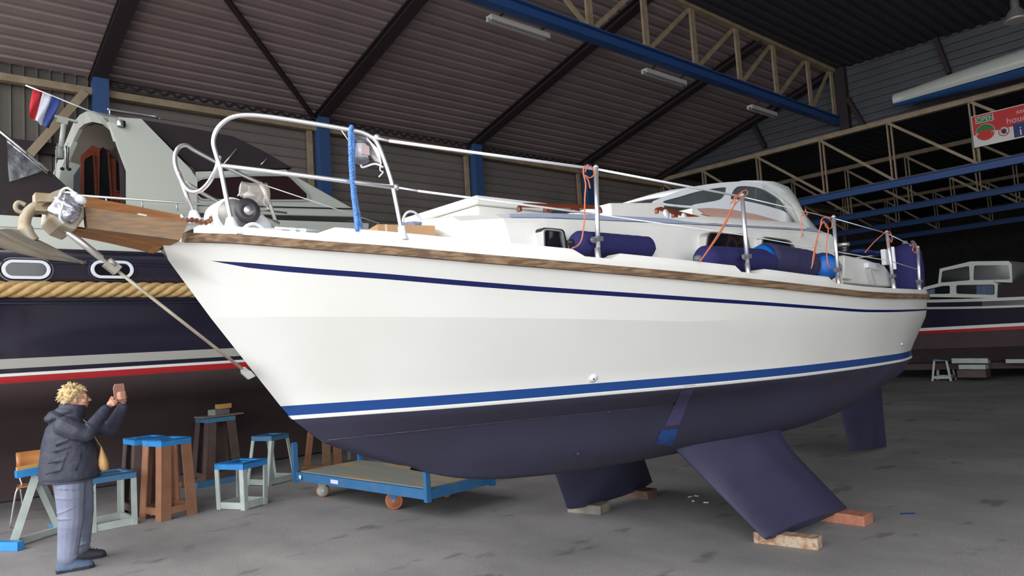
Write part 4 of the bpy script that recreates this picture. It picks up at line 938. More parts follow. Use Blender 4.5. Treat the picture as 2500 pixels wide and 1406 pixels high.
c_ = pp(2216, 655, side(8.35, .25)); q = MB(); q.lathe(c_ + V(0, 0, -.30), (0, 0, 1), [(.03, 0), (.10, .03), (.15, .1), (.16, .3), (.15, .48), (.1, .55), (.04, .57)], n=24); q.build('cover', fendm, t)
q = MB(); q.lathe(c_ + V(0, 0, .26), (0, 0, 1), [(.03, 0), (.03, .04), (.01, .05)], n=12); q.build('end_eye', greyplast, t)
yA = side(3.3, .05)
def oc(label, lst, y, r=.005):
    t = thing('orange_rope', label, 'cord', pp(*lst[0][0], y), group='orange fender cords on the guard wires')
    for pts in lst: MB().tube(smoothpts([pp(*p, y) for p in pts], 5), r * .78, n=6).build('strand', orange, t)
oc('orange cord tied by the first stanchion, hanging to its fender', [[(1428, 405), (1424, 420), (1430, 450), (1428, 480), (1427, 530), (1424, 560), (1420, 585), (1410, 600), (1398, 605)], [(1432, 404), (1445, 408), (1451, 425), (1440, 434), (1428, 428), (1436, 440), (1441, 460)], [(1436, 402), (1432, 412), (1428, 420)]], side(3.3, .03), .006)
oc('orange cord from the second stanchion slanting down left to the fender', [[(1812, 470), (1800, 478), (1795, 492), (1780, 530), (1755, 575), (1730, 610), (1712, 635)], [(1808, 470), (1822, 464), (1824, 474), (1805, 482), (1798, 476), (1790, 490), (1782, 497)], [(1818, 476), (1790, 505), (1760, 560), (1735, 600), (1708, 640)]], side(4.5, .05), .0055)
oc('orange cord knotted on the wire above the ball fender, left of the third stanchion', [[(1955, 520), (1965, 517), (1972, 524), (1958, 526), (1956, 540), (1957, 580)], [(1966, 510), (1970, 522)]], side(5.5, .05), .005)
oc('orange cord bundle on the third stanchion with loops', [[(2030, 533), (2010, 532), (2004, 545), (2015, 545), (2022, 560), (2018, 600), (2020, 640), (2028, 655)], [(2014, 530), (2030, 540), (2030, 556), (2018, 556), (2010, 540), (1998, 570), (1988, 610), (1982, 650)], [(2006, 540), (1996, 580), (1985, 640), (1980, 655)]], side(5.7, .05), .006)
oc('orange cord on the fourth stanchion running down left to the cockpit', [[(2160, 568), (2172, 566), (2178, 580), (2176, 592), (2170, 580), (2168, 605)], [(2158, 570), (2135, 590), (2112, 616)]], side(6.9, .05), .006)
oc('orange cord tied at the stern rail end', [[(2222, 600), (2232, 598), (2238, 608), (2236, 618), (2228, 610), (2230, 602)]], side(7.7, .05), .007)

# ================================================================== DARK MOTOR BOAT BEHIND
YD = 10.2
mbt = thing('motor_boat', 'big dark navy motor boat with white cabin, rope fender and red waterline stripe', 'boat', (4, 12.3, 0))
def d(px, py, y): return P(px, py, Y=y)
X0, X1 = -4.5, 12.5
def hb(x): return 2.1 * (1 - max(0, (x - 6.5) / 6.0) ** 2.2) if x < 12.5 else 0
YCd = 12.3
rows = [('w', 1.0, 3.60), ('w', 1.0, 3.20), ('n', 1.0, 3.195), ('n', 1.0, 3.06), ('n2', .995, 3.05), ('n', .985, 2.1), ('n', .97, 1.915), ('g', .97, 1.91), ('g', .965, 1.80), ('n', .965, 1.795), ('n', .962, 1.745), ('ww', .962, 1.74), ('ww', .96, 1.71), ('r', .96, 1.705), ('r', .955, 1.63), ('b', .954, 1.625), ('b', .90, 1.45), ('b', .60, 1.29), ('b', .38, 1.06), ('b', .22, .75), ('b', .05, .5), ('b', .035, .02)]
mi = {'w': 0, 'n': 1, 'n2': 1, 'g': 2, 'ww': 3, 'r': 4, 'b': 5}
q = MB(); xs_ = [X0 + (X1 - X0) * i / 34 for i in range(35)]
for s_ in (-1, 1):
    base = len(q.v)
    for x in xs_:
        lift = .10 * max(0, (x - 3) / 6) ** 2
        for k, f, z in rows:
            r_ = max(hb(x), .03); q.v.append(V(x, YCd + s_ * r_ * (f if z > 1.6 else f * (1 if x < 8 else max(.2, 1 - (x - 8) / 6))), z + (lift * 2 if z > 1.95 else lift * .3)))
    n_ = len(rows)
    for i in range(34):
        for j in range(n_ - 1): q.f.append([base + i * n_ + j, base + i * n_ + j + 1, base + (i + 1) * n_ + j + 1, base + (i + 1) * n_ + j]); q.m.append(mi[rows[j][0]] if rows[j][0] == rows[j + 1][0] else mi[rows[j + 1][0]]); q.sm.append(True)
q.add([V(X0, YCd - hb(X0) * f, z) for k, f, z in rows] + [V(X0, YCd + hb(X0) * f, z) for k, f, z in rows[::-1]], [tuple(range(2 * len(rows)))])
q.build('hull', [offwh, navy, greyband, whst, redst, blackaf], mbt)
q = MB(); q.add([V(x, YCd + s * hb(x) * .99, 3.58) for x in xs_[:-2] for s in (-1, 1)], [(2 * i, 2 * i + 1, 2 * i + 3, 2 * i + 2) for i in range(len(xs_) - 3)]); q.build('side_deck', offwh2, mbt)
for z, r, mt, nm in ((3.205, .02, navy, 'deck_moulding'), (3.05, .014, navyl, 'strake'), (2.56, .014, navyl, 'strake'), (2.90 + .98 * 0, 0, None, None)):
    if mt: q = MB(); q.tube([V(x, YCd - hb(x) - .01, z) for x in xs_ if x < 8], r, n=6); q.build(nm, mt, mbt)
q = MB(); q.tube([V(x, YD - .004, 3.46) for x in (X0, 6)], .006, n=5); q.build('panel_line', offwh2, mbt)
# thick rope fender
rf = []
rq = thing('rope_fender', None, None); rq.parent = mbt; rq.location = V(0, YD, 2.74) - CHAIN(mbt).translation
rz = P(230, 707, Y=YD - .06).z
core = MB(); core.tube([V(-4, YD - .05, rz), V(8, YD - .05, rz)], .075, n=12); core.build('core', tanrope, rq)
pts_x = [-1.0 + .018 * i for i in range(430)]
for k in range(4):
    q = MB(); q.tube([V(x, YD - .05 + .055 * math.cos(2 * math.pi * (x / .62 + k / 4)), rz - .055 * math.sin(2 * math.pi * (x / .62 + k / 4))) for x in pts_x], .046, n=8); q.build('strand', tanrope, rq)
# portholes
for px in (65, 275, -145, 490):
    c_ = d(px, 658, YD - .02); w = thing('porthole', None, None); w.parent = mbt; w.location = c_ - CHAIN(mbt).translation
    def stad(a, b_, n=12):
        out = []
        for i in range(n + 1): t = -math.pi / 2 + math.pi * i / n; out.append((a - b_ + b_ * math.cos(t), b_ * math.sin(t)))
        for i in range(n + 1): t = math.pi / 2 + math.pi * i / n; out.append((-(a - b_) + b_ * math.cos(t), b_ * math.sin(t)))
        return out
    def st(l, y): return [V(c_.x + p[0], y, c_.z + p[1]) for p in l]
    q = MB(); q.ringprism(st(stad(.245, .115), YD - .035), st(stad(.205, .078), YD - .035), (0, .05, 0)); q.build('rim', whplast, w, bevel=.006)
    q = MB(); q.ringprism(st(stad(.28, .145), YD - .012), st(stad(.262, .13), YD - .012), (0, .03, 0)); q.build('moulding', navyl, w)
    q = MB(); q.prism(st(stad(.21, .08), YD - .012), (0, .02, 0)); q.build('pane', glassd, w)
# superstructure
yS1 = 10.9; yF1 = 13.7
pl_ = [(310, 560), (310, 416), (298, 385), (282, 340), (270, 312), (262, 298), (290, 286), (345, 290), (404, 350), (466, 414), (482, 440), (480, 560)]
q = MB(); q.prism([d(*p, yS1) for p in pl_], (0, .06, 0)); q.build('arch_side_panel', offwh, mbt)
# arch band
def arch(t):
    """outer arch in the cross plane: t 0 near foot .. 1 far foot -> (y, z) """
    a = math.pi * t; return YCd - 1.42 * math.cos(a), 0
outp = [((262, 298), 10.92), ((246, 280), 11.35), ((228, 271), 11.9), ((210, 272), 12.4), ((195, 280), 12.8), ((180, 298), 13.15), ((160, 345), 13.4), ((140, 395), 13.5), ((126, 432), 13.6), ((118, 470), 13.6)]
innp = [((276, 345), 10.92), ((268, 318), 11.15), ((250, 303), 11.7), ((225, 297), 12.2), ((205, 303), 12.6), ((192, 315), 12.9), ((178, 345), 13.15), ((160, 385), 13.3), ((148, 415), 13.4), ((138, 470), 13.4)]
q = MB(); A_ = [d(*p, y) for p, y in outp]; B_ = [d(*p, y) for p, y in innp]
rings = []
for a, b in zip(A_, B_): rings.append([a, b, b + V(.07, 0, 0), a + V(.42 if a.y > 11 else .07, 0, -.03)])
q.loft(rings, smooth=False); q.build('arch_band', offwh, mbt)
roofA = [a + V(.45, .02, -.04) for a in A_[1:7]]; q = MB(); q.loft([roofA, [a + V(.45, 0, -.30) for a in roofA]], closed=False, caps=False); q.build('cabin_roof', offwh, mbt)
q = MB(); q.loft([[b + V(.05, .03, -.02) for b in B_], [b + V(1.1, .0, -.35) for b in B_]], closed=False, caps=False); q.build('arch_lining', dkin, mbt)
q = MB(); q.prism([d(176, 372, 13.35), d(262, 318, 13.3), d(330, 330, 13.3), d(330, 520, 13.3), d(125, 520, 13.35), d(150, 420, 13.35)], (0, .04, 0)); q.build('cabin_far_side', offwh2, mbt)
q = MB(); yW = 13.0
q.prism([d(262, 320, yW + .1), d(335, 330, yW + .1), d(335, 520, yW + .1), d(196, 520, yW + .1), d(197, 381, yW + .1)], (0, .03, 0)); q.build('doorway_frame', mahog, mbt)
for pts in ([(206, 390), (228, 376), (234, 505), (206, 505)], [(244, 366), (262, 354), (272, 500), (242, 505)], [(282, 345), (300, 350), (306, 470), (284, 465)]):
    w = thing('cabin_door', None, None); w.parent = mbt; w.location = d(*pts[0], yW) - CHAIN(mbt).translation
    q = MB(); q.ringprism([d(*p, yW + .05) for p in roundpoly(scalepoly(pts, (1.3, 1.04)), 6)], [d(*p, yW + .05) for p in roundpoly(pts, 6)], (0, .04, 0)); q.build('door_frame', mahog, w)
    q = MB(); q.prism([d(*p, yW + .07) for p in roundpoly(pts, 6)], (0, .015, 0)); q.build('door_pane', glassd, w)
q = MB(); q.prism([d(284, 350, 11.0), d(308, 415, 11.0), d(308, 500, 11.0), d(296, 500, 11.0), d(292, 400, 11.0)], (0, .03, 0)); q.build('dark_curtain', canvas, mbt)
q = MB(); q.prism([d(180, 428, 12.9), d(196, 405, 12.9), d(197, 500, 12.9), d(178, 500, 12.9)], (0, .02, 0)); q.build('side_pane', glassg, mbt)
# coach roof with long window and dark canopy
yC1 = 10.95
q = MB(); a = [d(480, 520, yC1), d(478, 418, yC1), d(700, 413, yC1), d(712, 424, yC1), d(862, 508, yC1), d(880, 530, yC1)]
q.prism(a, (0, 2.7, 0)); q.build('coachroof', offwh, mbt, bevel=.02)
wv = thing('cabin_window', None, None); wv.parent = mbt; wv.location = d(610, 460, yC1) - CHAIN(mbt).translation
wp = [(478, 447), (495, 437), (600, 430), (706, 430), (752, 474), (750, 486), (735, 487), (600, 487), (492, 485), (478, 470)]
q = MB(); q.ringprism([d(*p, yC1 - .03) for p in roundpoly(scalepoly(wp, (1.03, 1.18)), 10)], [d(*p, yC1 - .03) for p in roundpoly(wp, 10)], (0, .05, 0)); q.build('window_frame', offwh2, wv)
q = MB(); q.prism([d(*p, yC1 - .008) for p in roundpoly(wp, 10)], (0, .02, 0)); q.build('window_pane', M('maroon_tinted_glass', (52, 36, 38), .1, coat=.4), wv)
q = MB(); a = [d(346, 291, yC1 + .1), d(470, 312, yC1 + .1), d(570, 332, yC1 + .1), d(640, 366, yC1 + .1), d(716, 410, yC1 + .1), d(480, 418, yC1 + .1)]
q.prism(a, (0, 2.4, 0)); q.build('black_canopy', canvas, mbt, bevel=.02)
q = MB(); q.tube([d(545, 402, yC1 + .05), d(578, 363, yC1 + .05)], .012); q.build('canopy_strut', steelw, mbt)
q = MB(); q.tube([d(637, 402, yC1 + .05), d(652, 387, yC1 + .05)], .010); q.build('canopy_strut', steelw, mbt)
q = MB(); a = [d(200, 560, YD + .15), d(200, 520, YD + .3), d(900, 545, YD + .3), d(900, 570, YD + .15)]; q.prism(a, (0, .3, 0)); q.build('deck_edge', offwh, mbt)
q = MB(); q.tube([d(480, 500, yC1 - .02), d(870, 510, yC1 - .02)], .010); q.build('rubber_line', blackpl, mbt)
for px, w in ((790, 45), (925, 30)):
    q = MB(); q.prism([d(*p, YD + .27) for p in roundpoly([(px - w, 555), (px + w, 557), (px + w, 575), (px - w, 572)], 8)], (0, .02, 0)); q.build('deck_port', glassd, mbt)
# rail
hr_ = thing('side_rail', None, None); hr_.parent = mbt; hr_.location = V(2, YD + .2, 3.9) - CHAIN(mbt).translation
MB().tube([d(190, 477, YD + .2), d(560, 503, YD + .2), d(700, 520, YD + .2)], .016, n=8).build('rail_tube', steelw, hr_)
for px, y0, y1 in ((258, 481, 500), (430, 494, 515), (345, 488, 508), (610, 509, 530)):
    MB().tube([d(px, y0, YD + .2), d(px + 4, y1, YD + .2)], .011, n=8).build('rail_post', steelw, hr_)
# cockpit tent and window
q = MB(); ty = 11.1
a = [d(-60, 270, ty), d(0, 312, ty), d(60, 372, ty), d(122, 430, ty), d(150, 462, ty), d(178, 500, ty), d(178, 560, ty), d(-60, 560, ty)]
a = [d(-60, 270, ty), d(2, 316, ty), d(120, 415, ty), d(176, 468, ty), d(182, 486, ty), d(110, 520, ty), d(46, 540, ty), d(-60, 560, ty)]
q.prism(a, (0, 1.6, 0)); q.build('cockpit_tent', canvas, mbt)
q = MB(); rg = []
for i in range(9):
    t = i / 8; u0 = d(lerp(15, 116, t), lerp(340, 412, t), ty - .04); u1 = d(lerp(22, 100, t), lerp(445, 420, t), ty - .04)
    rg.append([u0.lerp(u1, s) + V(0, -.03 * math.sin(i * 2.1 + s * 7) - .02, 0) for s in (0, .2, .4, .6, .8, 1)])
q.loft(rg, closed=False, caps=False); q.build('clear_tent_window', M('clear_vinyl', (180, 184, 188), .08, 0, alpha=.45, c2=(90, 92, 96), ns=6, bump=1), mbt)
q = MB(); q.tube([d(-40, 288, ty - .06), d(118, 418, ty - .06)], .018); q.build('tent_pole', steel, mbt)
q = MB(); q.tube([d(18, 345, ty - .06), d(116, 424, ty - .06)], .010); q.build('tent_pole', steelw, mbt)
q = MB(); q.prism([d(8, 512, YD + .3), d(20, 512, YD + .3), d(20, 535, YD + .3), d(8, 535, YD + .3)], (0, .02, 0)); q.build('tent_strap', blackpl, mbt)
# davit, mooring light, horn, lamp
dv = thing('davit', None, None); dv.parent = mbt; dv.location = d(150, 400, 11.6) - CHAIN(mbt).translation
q = MB(); q.tube([d(157, 295, 11.6), d(148, 365, 11.6)], .035, n=12); q.build('davit_post', offwh, dv)
q = MB(); q.lathe(d(146, 388, 11.6), (0, 0, 1), [(.04, 0), (.055, .01), (.055, .12), (.045, .14), (.05, .17)], n=18); q.build('davit_base', offwh2, dv)
q = MB(); q.beam(d(130, 283, 11.6), d(190, 298, 11.6), .05, .03); q.beam(d(140, 292, 11.6), d(165, 300, 11.6), .07, .08); q.build('davit_head', offwh, dv)
q = MB(); q.tube([d(140, 350, 11.5), d(131, 465, 11.5)], .008); q.tube([d(160, 360, 11.55), d(165, 350, 11.5)], .008); q.build('davit_stay', steelw, dv)
q = MB(); q.tube([d(163, 358, 12.2), d(163, 412, 12.2)], .007); q.tube([d(168, 358, 12.2), d(166, 412, 12.2)], .007); q.ell(d(152, 412, 12.2), (.03, .02, .025)); q.ell(d(169, 413, 12.2), (.03, .02, .025)); q.build('hanging_hook', blackpl, mbt)
q = MB(); q.lathe(d(262, 266, 11.4), (1, 0, -.01), [(.018, 0), (.012, .02), (.012, .55), (.018, .62), (.035, .68)], n=14); q.tube([d(268, 265, 11.4), d(268, 280, 11.4)], .012); q.tube([d(390, 287, 11.4), d(390, 292, 11.4)], .012); q.build('air_horn', steel, mbt)
c_ = d(296, 302, 10.85); q = MB(); q.box(c_, (.11, .05, .1)); q.build('floodlight', blackpl, mbt, bevel=.02)
q = MB(); q.lathe(c_ + V(-.02, -.02, -.045), (0, 0, 1), [(.035, 0), (.04, .01), (.04, .08), (.03, .09)], n=16); q.build('floodlight_reflector', steel, mbt)
# flag and staff
fl = thing('flag', 'red, white and blue flag on a thin staff above the motor boat', 'flag', d(105, 260, 10.95))
q = MB(); q.tube([d(62, 208, 10.95), d(272, 292, 10.95)], .011, n=8); q.build('flag_staff', whplast, fl)
q = MB(); q.box(d(276, 293, 10.9), (.09, .03, .07)); q.build('staff_socket', steelw, fl)
tl, trr, br, bl = (80, 216), (150, 240), (118, 312), (70, 285)
cols_ = 12; top_ = [d(lerp(80, 150, i / cols_), lerp(217, 244, i / cols_), 10.93) for i in range(cols_ + 1)]
bot_ = [d(*(lambda t: (lerp(69, 120, t), lerp(284, 312, min(1, t * 1.15))))(i / cols_), 10.93) for i in range(cols_ + 1)]
for k, (mt, nm) in enumerate(((red, 'red_band'), (fwh, 'white_band'), (fbl, 'blue_band'))):
    rg = []
    for i in range(k * 4, k * 4 + 5):
        rg.append([top_[i].lerp(bot_[i], s / 6) + V(0, .03 * math.sin(i * 1.3 + s * .8) * (s / 6 + .2), 0) for s in range(7)])
    q = MB(); q.loft(rg, closed=False, caps=False); o = q.build(nm, mt, fl); md = o.modifiers.new('s', 'SOLIDIFY'); md.thickness = .004

# ================================================================== FAR BOAT ON THE RIGHT
fb_ = thing('cabin_cruiser', 'navy cabin cruiser with white cabin and curtains, dim in the background at right', 'boat', (22.6, 3, .7))
XQ = 21.3
def e(px, py, x=XQ): return P(px, py, X=x)
ys = [9.6 - .45 * i for i in range(22)]
def sheer_z(y): return 2.02 + .30 * max(0, (y - 4.2) / 5) ** 1.6 + .0
def hb2(y): return 1.25 * (1 - max(0, (y - 5.8) / 3.9) ** 2)
prof = [(1.03, .10, 0), (1.03, .02, 0), (1.0, .015, 1), (1.0, -.10, 1), (1.01, -.105, 0), (1.01, -.16, 0), (1.0, -.165, 1), (.96, -.52, 1), (.955, -.525, 2), (.95, -.60, 2), (.95, -.602, 3), (.945, -.68, 3), (.94, -.685, 4), (.8, -1.1, 4), (.2, -1.5, 4), (.04, -1.55, 4), (.03, -1.9, 4)]
q = MB()
for s_ in (-1, 1):
    base = len(q.v); n_ = len(prof)
    for y in ys:
        for f, dz, k in prof:
            b_ = max(hb2(y), .04); z = sheer_z(y) + dz if dz > -.4 else (2.02 + dz) ; q.v.append(V(22.6 + s_ * b_ * f, y, max(z, .3)))
    for i in range(len(ys) - 1):
        for j in range(n_ - 1): q.f.append([base + i * n_ + j, base + i * n_ + j + 1, base + (i + 1) * n_ + j + 1, base + (i + 1) * n_ + j]); q.m.append(prof[j + 1][2]); q.sm.append(False)
q.build('hull', [offwh, navy, whst, redst, blackaf], fb_)
q = MB(); q.add([V(22.6 + s * max(hb2(y), .04), y, sheer_z(y) + .08) for y in ys for s in (-1, 1)], [(2 * i, 2 * i + 1, 2 * i + 3, 2 * i + 2) for i in range(len(ys) - 1)]); q.build('deck', offwh, fb_)
def cab(name, pts, x, depth, holes=None):
    polys = [[Vector((*p, 0)) for p in pts]] + [[Vector((*p, 0)) for p in h_] for h_ in (holes or [])]; tris = tessellate_polygon(polys); flat = [p for s in polys for p in s]
    v0 = [e(p.x, p.y, x) for p in flat]; n_ = len(flat); v1 = [v + V(.04, 0, 0) for v in v0]; q = MB(); q.add(v0 + v1, [tuple(t) for t in tris] + [tuple(i + n_ for i in t) for t in tris]); o_ = 0
    for s in polys:
        k = len(s); q.add([v0[o_ + i] for i in range(k)] + [v1[o_ + i] for i in range(k)], [(i, (i + 1) % k, k + (i + 1) % k, k + i) for i in range(k)]); o_ += k
    v2 = [v + V(depth, 0, 0) for v in v0[:len(pts)]]; q.add(v0[:len(pts)] + v2, [(i, (i + 1) % len(pts), len(pts) + (i + 1) % len(pts), len(pts) + i) for i in range(len(pts))]); q.add(v2, [tuple(range(len(pts)))])
    return q.build(name, offwh, fb_)
h1 = roundpoly([(2258, 708), (2300, 698), (2319, 697), (2319, 717), (2262, 718)], 4); h2 = roundpoly([(2334, 696), (2428, 694), (2428, 720), (2334, 717)], 5)
cab('front_cabin', [(2232, 722), (2236, 706), (2290, 692), (2340, 686), (2425, 686), (2436, 694), (2434, 728), (2232, 724)], XQ + .25, 1.8, [h1, h2])
h3 = roundpoly([(2300, 662), (2366, 649), (2368, 684), (2296, 690)], 4); h4 = roundpoly([(2378, 648), (2462, 647), (2466, 682), (2376, 684)], 5)
cab('wheelhouse', [(2290, 694), (2294, 656), (2370, 638), (2462, 637), (2470, 645), (2472, 690), (2420, 688), (2340, 688)], XQ + .45, 1.4, [h3, h4])
for pts, x, mt, nm in ((h1, XQ + .3, glassd, 'front_window'), (h2, XQ + .3, glassd, 'side_window'), (h3, XQ + .5, glassd, 'wheelhouse_window'), (h4, XQ + .5, glassd, 'wheelhouse_window')):
    q = MB(); q.prism([e(*p, x) for p in pts], (.02, 0, 0)); q.build(nm, mt, fb_)
q = MB(); q.prism([e(*p, XQ + .27) for p in ((2384, 697), (2426, 696), (2426, 719), (2384, 719))], (.015, 0, 0)); q.build('curtain', curt, fb_)
q = MB(); q.prism([e(*p, XQ + .27) for p in ((2262, 710), (2282, 704), (2282, 717), (2264, 717))], (.015, 0, 0)); q.build('curtain', curt, fb_)
q = MB(); q.prism([e(*p, XQ + .3) for p in ((2436, 694), (2472, 690), (2530, 650), (2560, 735), (2436, 728))], (1.6, 0, 0)); q.build('cockpit_cover', canvas, fb_)
# props below it
def frame_stand(name, label, cat, ctr, rz, top, bot, h_, lw, mleg, mtop, ttk=.07, brace=.10, group=None, legs='taper', solid=False):
    t = thing(name, label, cat, (*ctr, 0), R(rz), group=group)
    tw, td = top[0] / 2, top[1] / 2; bw_, bd = bot[0] / 2, bot[1] / 2
    q = MB()
    for s in (-1, 1):
        q.beam((-tw, s * (td - .02), h_ - ttk / 2), (tw, s * (td - .02), h_ - ttk / 2), .04, ttk); q.beam((s * (tw - .02), -td + .04, h_ - ttk / 2), (s * (tw - .02), td - .04, h_ - ttk / 2), .04, ttk)
        q.beam((-tw, s * (td - .035), h_ - .006), (tw, s * (td - .035), h_ - .006), .07, .012); q.beam((s * (tw - .035), -td + .07, h_ - .006), (s * (tw - .035), td - .07, h_ - .006), .07, .012)
    q.build('top_frame', mtop, t, local=True)
    for a in (-1, 1):
        for b in (-1, 1):
            pt = V(a * (tw - lw / 2), b * (td - lw / 2), h_ - ttk); pb = V(a * (bw_ - lw / 2), b * (bd - lw / 2), 0)
            q = MB(); q.beam(pb + V(a * lw * .42, 0, 0), pt + V(a * lw * .42, 0, 0), lw, .016, up=(1, 0, 0)); q.beam(pb + V(0, b * lw * .42, 0), pt + V(0, b * lw * .42, 0), .016, lw, up=(1, 0, 0))
            q.build('leg', mleg, t, local=True)
    for s in (-1, 1):
        f = lambda z: 1 - z / h_
        k = brace / h_; wx = lerp(bw_, tw, k) - lw * .3; wy = lerp(bd, td, k) - .02
        q = MB(); q.beam((-wx, s * wy, brace), (wx, s * wy, brace), .03, .075); q.build('base_rail', mleg, t, local=True)
        wy2 = lerp(bd, td, k) - lw * .3; wx2 = lerp(bw_, tw, k) - .02
        q = MB(); q.beam((s * wx2, -wy2, brace), (s * wx2, wy2, brace), .03, .075); q.build('base_rail', mleg, t, local=True)
    return t
frame_stand('boat_stand', 'small pale stand with dim top standing far back below the cabin cruiser', 'stand', (22.5, 7.45), 4, (.4, .35), (.55, .5), .62, .05, greysteel, bluedull)
q = MB(); q.beam(e(2327, 880, 22.3), e(2415, 880, 22.3), .25, .13); q.build('concrete_beam', greysteel, label='pale long beam on top of the block stack under the cabin cruiser', cat='beam')
q = MB(); q.beam(e(2345, 895, 22.3), e(2410, 895, 22.3), .3, .12); q.build('pale_block', greysteel, label='shorter pale block in the middle of the stack under the cruiser', cat='block')
q = MB(); q.beam(e(2343, 911, 22.3), e(2413, 911, 22.3), .4, .20); q.build('brown_block', dkbrown, label='brown wooden block on the floor at the bottom of the stack', cat='block')
q = MB(); q.beam(e(2458, 881, 22.3), e(2560, 881, 22.3), .2, .1); q.build('pale_plank', greysteel, label='pale plank at the right edge beside the block stack', cat='plank')
q = MB(); q.beam(e(2370, 868, 22.5), e(2400, 868, 22.5), .3, .2); q.build('dark_chock', dkbrown, label='dark wooden chock between stack and keel of the cruiser', cat='chock')

# ================================================================== THINGS ON THE FLOOR
st1 = frame_stand('boat_stand', 'brown steel stand with bright blue top, frontmost of the pair right of the woman', 'stand', (2.56, 9.09), 14, (.36, .40), (.44, .46), .885, .12, brownst, bluest_l, group=None)
frame_stand('boat_stand', 'stand with blue top and greyish legs, half hidden behind the front brown one', 'stand', (2.46, 9.62), 4, (.36, .40), (.46, .46), .885, .10, dkbrown, bluest_l)
st3 = frame_stand('boat_stand', 'tall dark brown stand with dull blue top carrying a board and blocks', 'stand', (3.84, 11.2), 6, (.42, .42), (.56, .5), .93, .13, dkbrown, bluedull)
frame_stand('boat_stand', 'pale grey stand with splayed thin legs and faded blue top beside the trolley', 'stand', (4.22, 10.12), 22, (.33, .38), (.54, .42), .67, .05, greysteel, bluedull, brace=.05)
frame_stand('boat_stand', 'small straight-legged white grey stand with blue top in front of the others', 'stand', (3.31, 8.82), 25, (.40, .44), (.37, .43), .535, .06, greysteel, bluest_l, brace=.045)
t = frame_stand('boat_stand', 'wide low grey steel frame with blue edged top right behind the woman', 'stand', (1.96, 9.22), 3, (.46, .50), (.46, .52), .575, .055, greysteel, bluedull, brace=.04)
# board and blocks on the tall stand
q = MB(); q.box((3.88, 11.15, .945), (.62, .3, .022), rot=Matrix.Rotation(R(8), 3, 'Z')); q.build('board', M('grey_brown_board', (132, 112, 100), .8), label='thin brownish board lying on top of the tall dark stand', cat='board')
q = MB(); q.box((3.86, 11.1, 1.0), (.30, .14, .085), rot=Matrix.Rotation(R(28), 3, 'Z')); q.build('concrete_block', M('grey_concrete', (140, 138, 132), .9), label='grey concrete block on the board of the tall stand', cat='block', bevel=.005)
q = MB(); q.box((3.92, 11.08, 1.078), (.21, .10, .068), rot=Matrix.Rotation(R(6), 3, 'Z')); q.build('wooden_block', timbery, label='yellow wooden block on top of the grey concrete block', cat='block', bevel=.004)
q = MB(); q.beam((3.38, 10.7, .04), (3.98, 10.76, .04), .08, .08); q.build('steel_beam', bluedull, label='faded blue steel beam on the floor in front of the tall dark stand', cat='beam')
q = MB(); q.beam((3.25, 10.98, .05), (3.6, 11.06, .05), .05, .06); q.build('brown_bar', brownst, label='short brown bar on the floor left of the tall dark stand', cat='bar')
# A-frame trestle
t = thing('trestle', 'grey A shaped steel trestle with bright blue ends behind the woman', 'trestle', (1.27, 9.1, 0))
a0 = V(1.02, 8.95, .05); a1 = V(1.56, 9.32, .05); tp_ = V(1.26, 8.96, .69)
q = MB(); q.beam(a0, a1, .05, .05); q.build('base_rail', greysteel, t)
for a in (V(1.07, 8.98, .06), V(1.52, 9.29, .06)):
    q = MB(); q.beam(a, tp_, .07, .07); q.build('leg', greysteel, t)
q = MB(); q.beam(V(.86, 9.12, .045), V(1.10, 8.76, .045), .075, .085); q.build('foot_tube', bluest_l, t)
q = MB(); q.beam(V(1.48, 9.52, .045), V(1.63, 9.18, .045), .075, .085); q.build('foot_tube', bluedull, t)
q = MB(); q.beam(V(1.08, 8.90, .725), V(1.46, 8.95, .745), .09, .07); q.build('top_bar', bluest_l, t)
q = MB(); q.beam(V(1.09, 8.93, .775), V(1.46, 8.98, .795), .06, .03); q.build('wood_pad', timbery, t)
# chair
t = thing('chair', 'honey coloured plywood chair with thin metal legs behind the trestle', 'chair', (1.42, 10.3, 0))
q = MB(); rg = []
for i in range(9):
    s = -1 + 2 * i / 8; x = 1.46 + .19 * s; y = 10.42 + .04 * s * s * -1; rg.append([V(x, y, .62), V(x + .0, y + .02, .72), V(x, y + .05, .81)])
q.loft(rg, closed=False, caps=False); o = q.build('backrest', chairw, t); md = o.modifiers.new('s', 'SOLIDIFY'); md.thickness = .012
q = MB(); q.prism([V(*p) for p in ((1.22, 10.05, .44), (1.62, 10.0, .44), (1.66, 10.36, .43), (1.28, 10.42, .43))], (0, 0, .014)); q.build('seat', chairw, t, bevel=.006)
for pts in ([(1.26, 10.06, .43), (1.22, 10.05, .40), (1.17, 10.12, .0)], [(1.60, 10.02, .43), (1.62, 9.98, .4), (1.62, 9.93, .0)], [(1.30, 10.38, .43), (1.36, 10.52, 0)], [(1.62, 10.34, .43), (1.70, 10.46, 0)]):
    MB().tube(smoothpts(pts, 4), .011).build('leg', steelw, t)
MB().tube(smoothpts([(1.32, 10.36, .43), (1.30, 10.44, .55), (1.30, 10.45, .74)], 4), .010).build('back_support', steelw, t)
MB().tube(smoothpts([(1.64, 10.33, .43), (1.63, 10.42, .55), (1.62, 10.44, .74)], 4), .010).build('back_support', steelw, t)
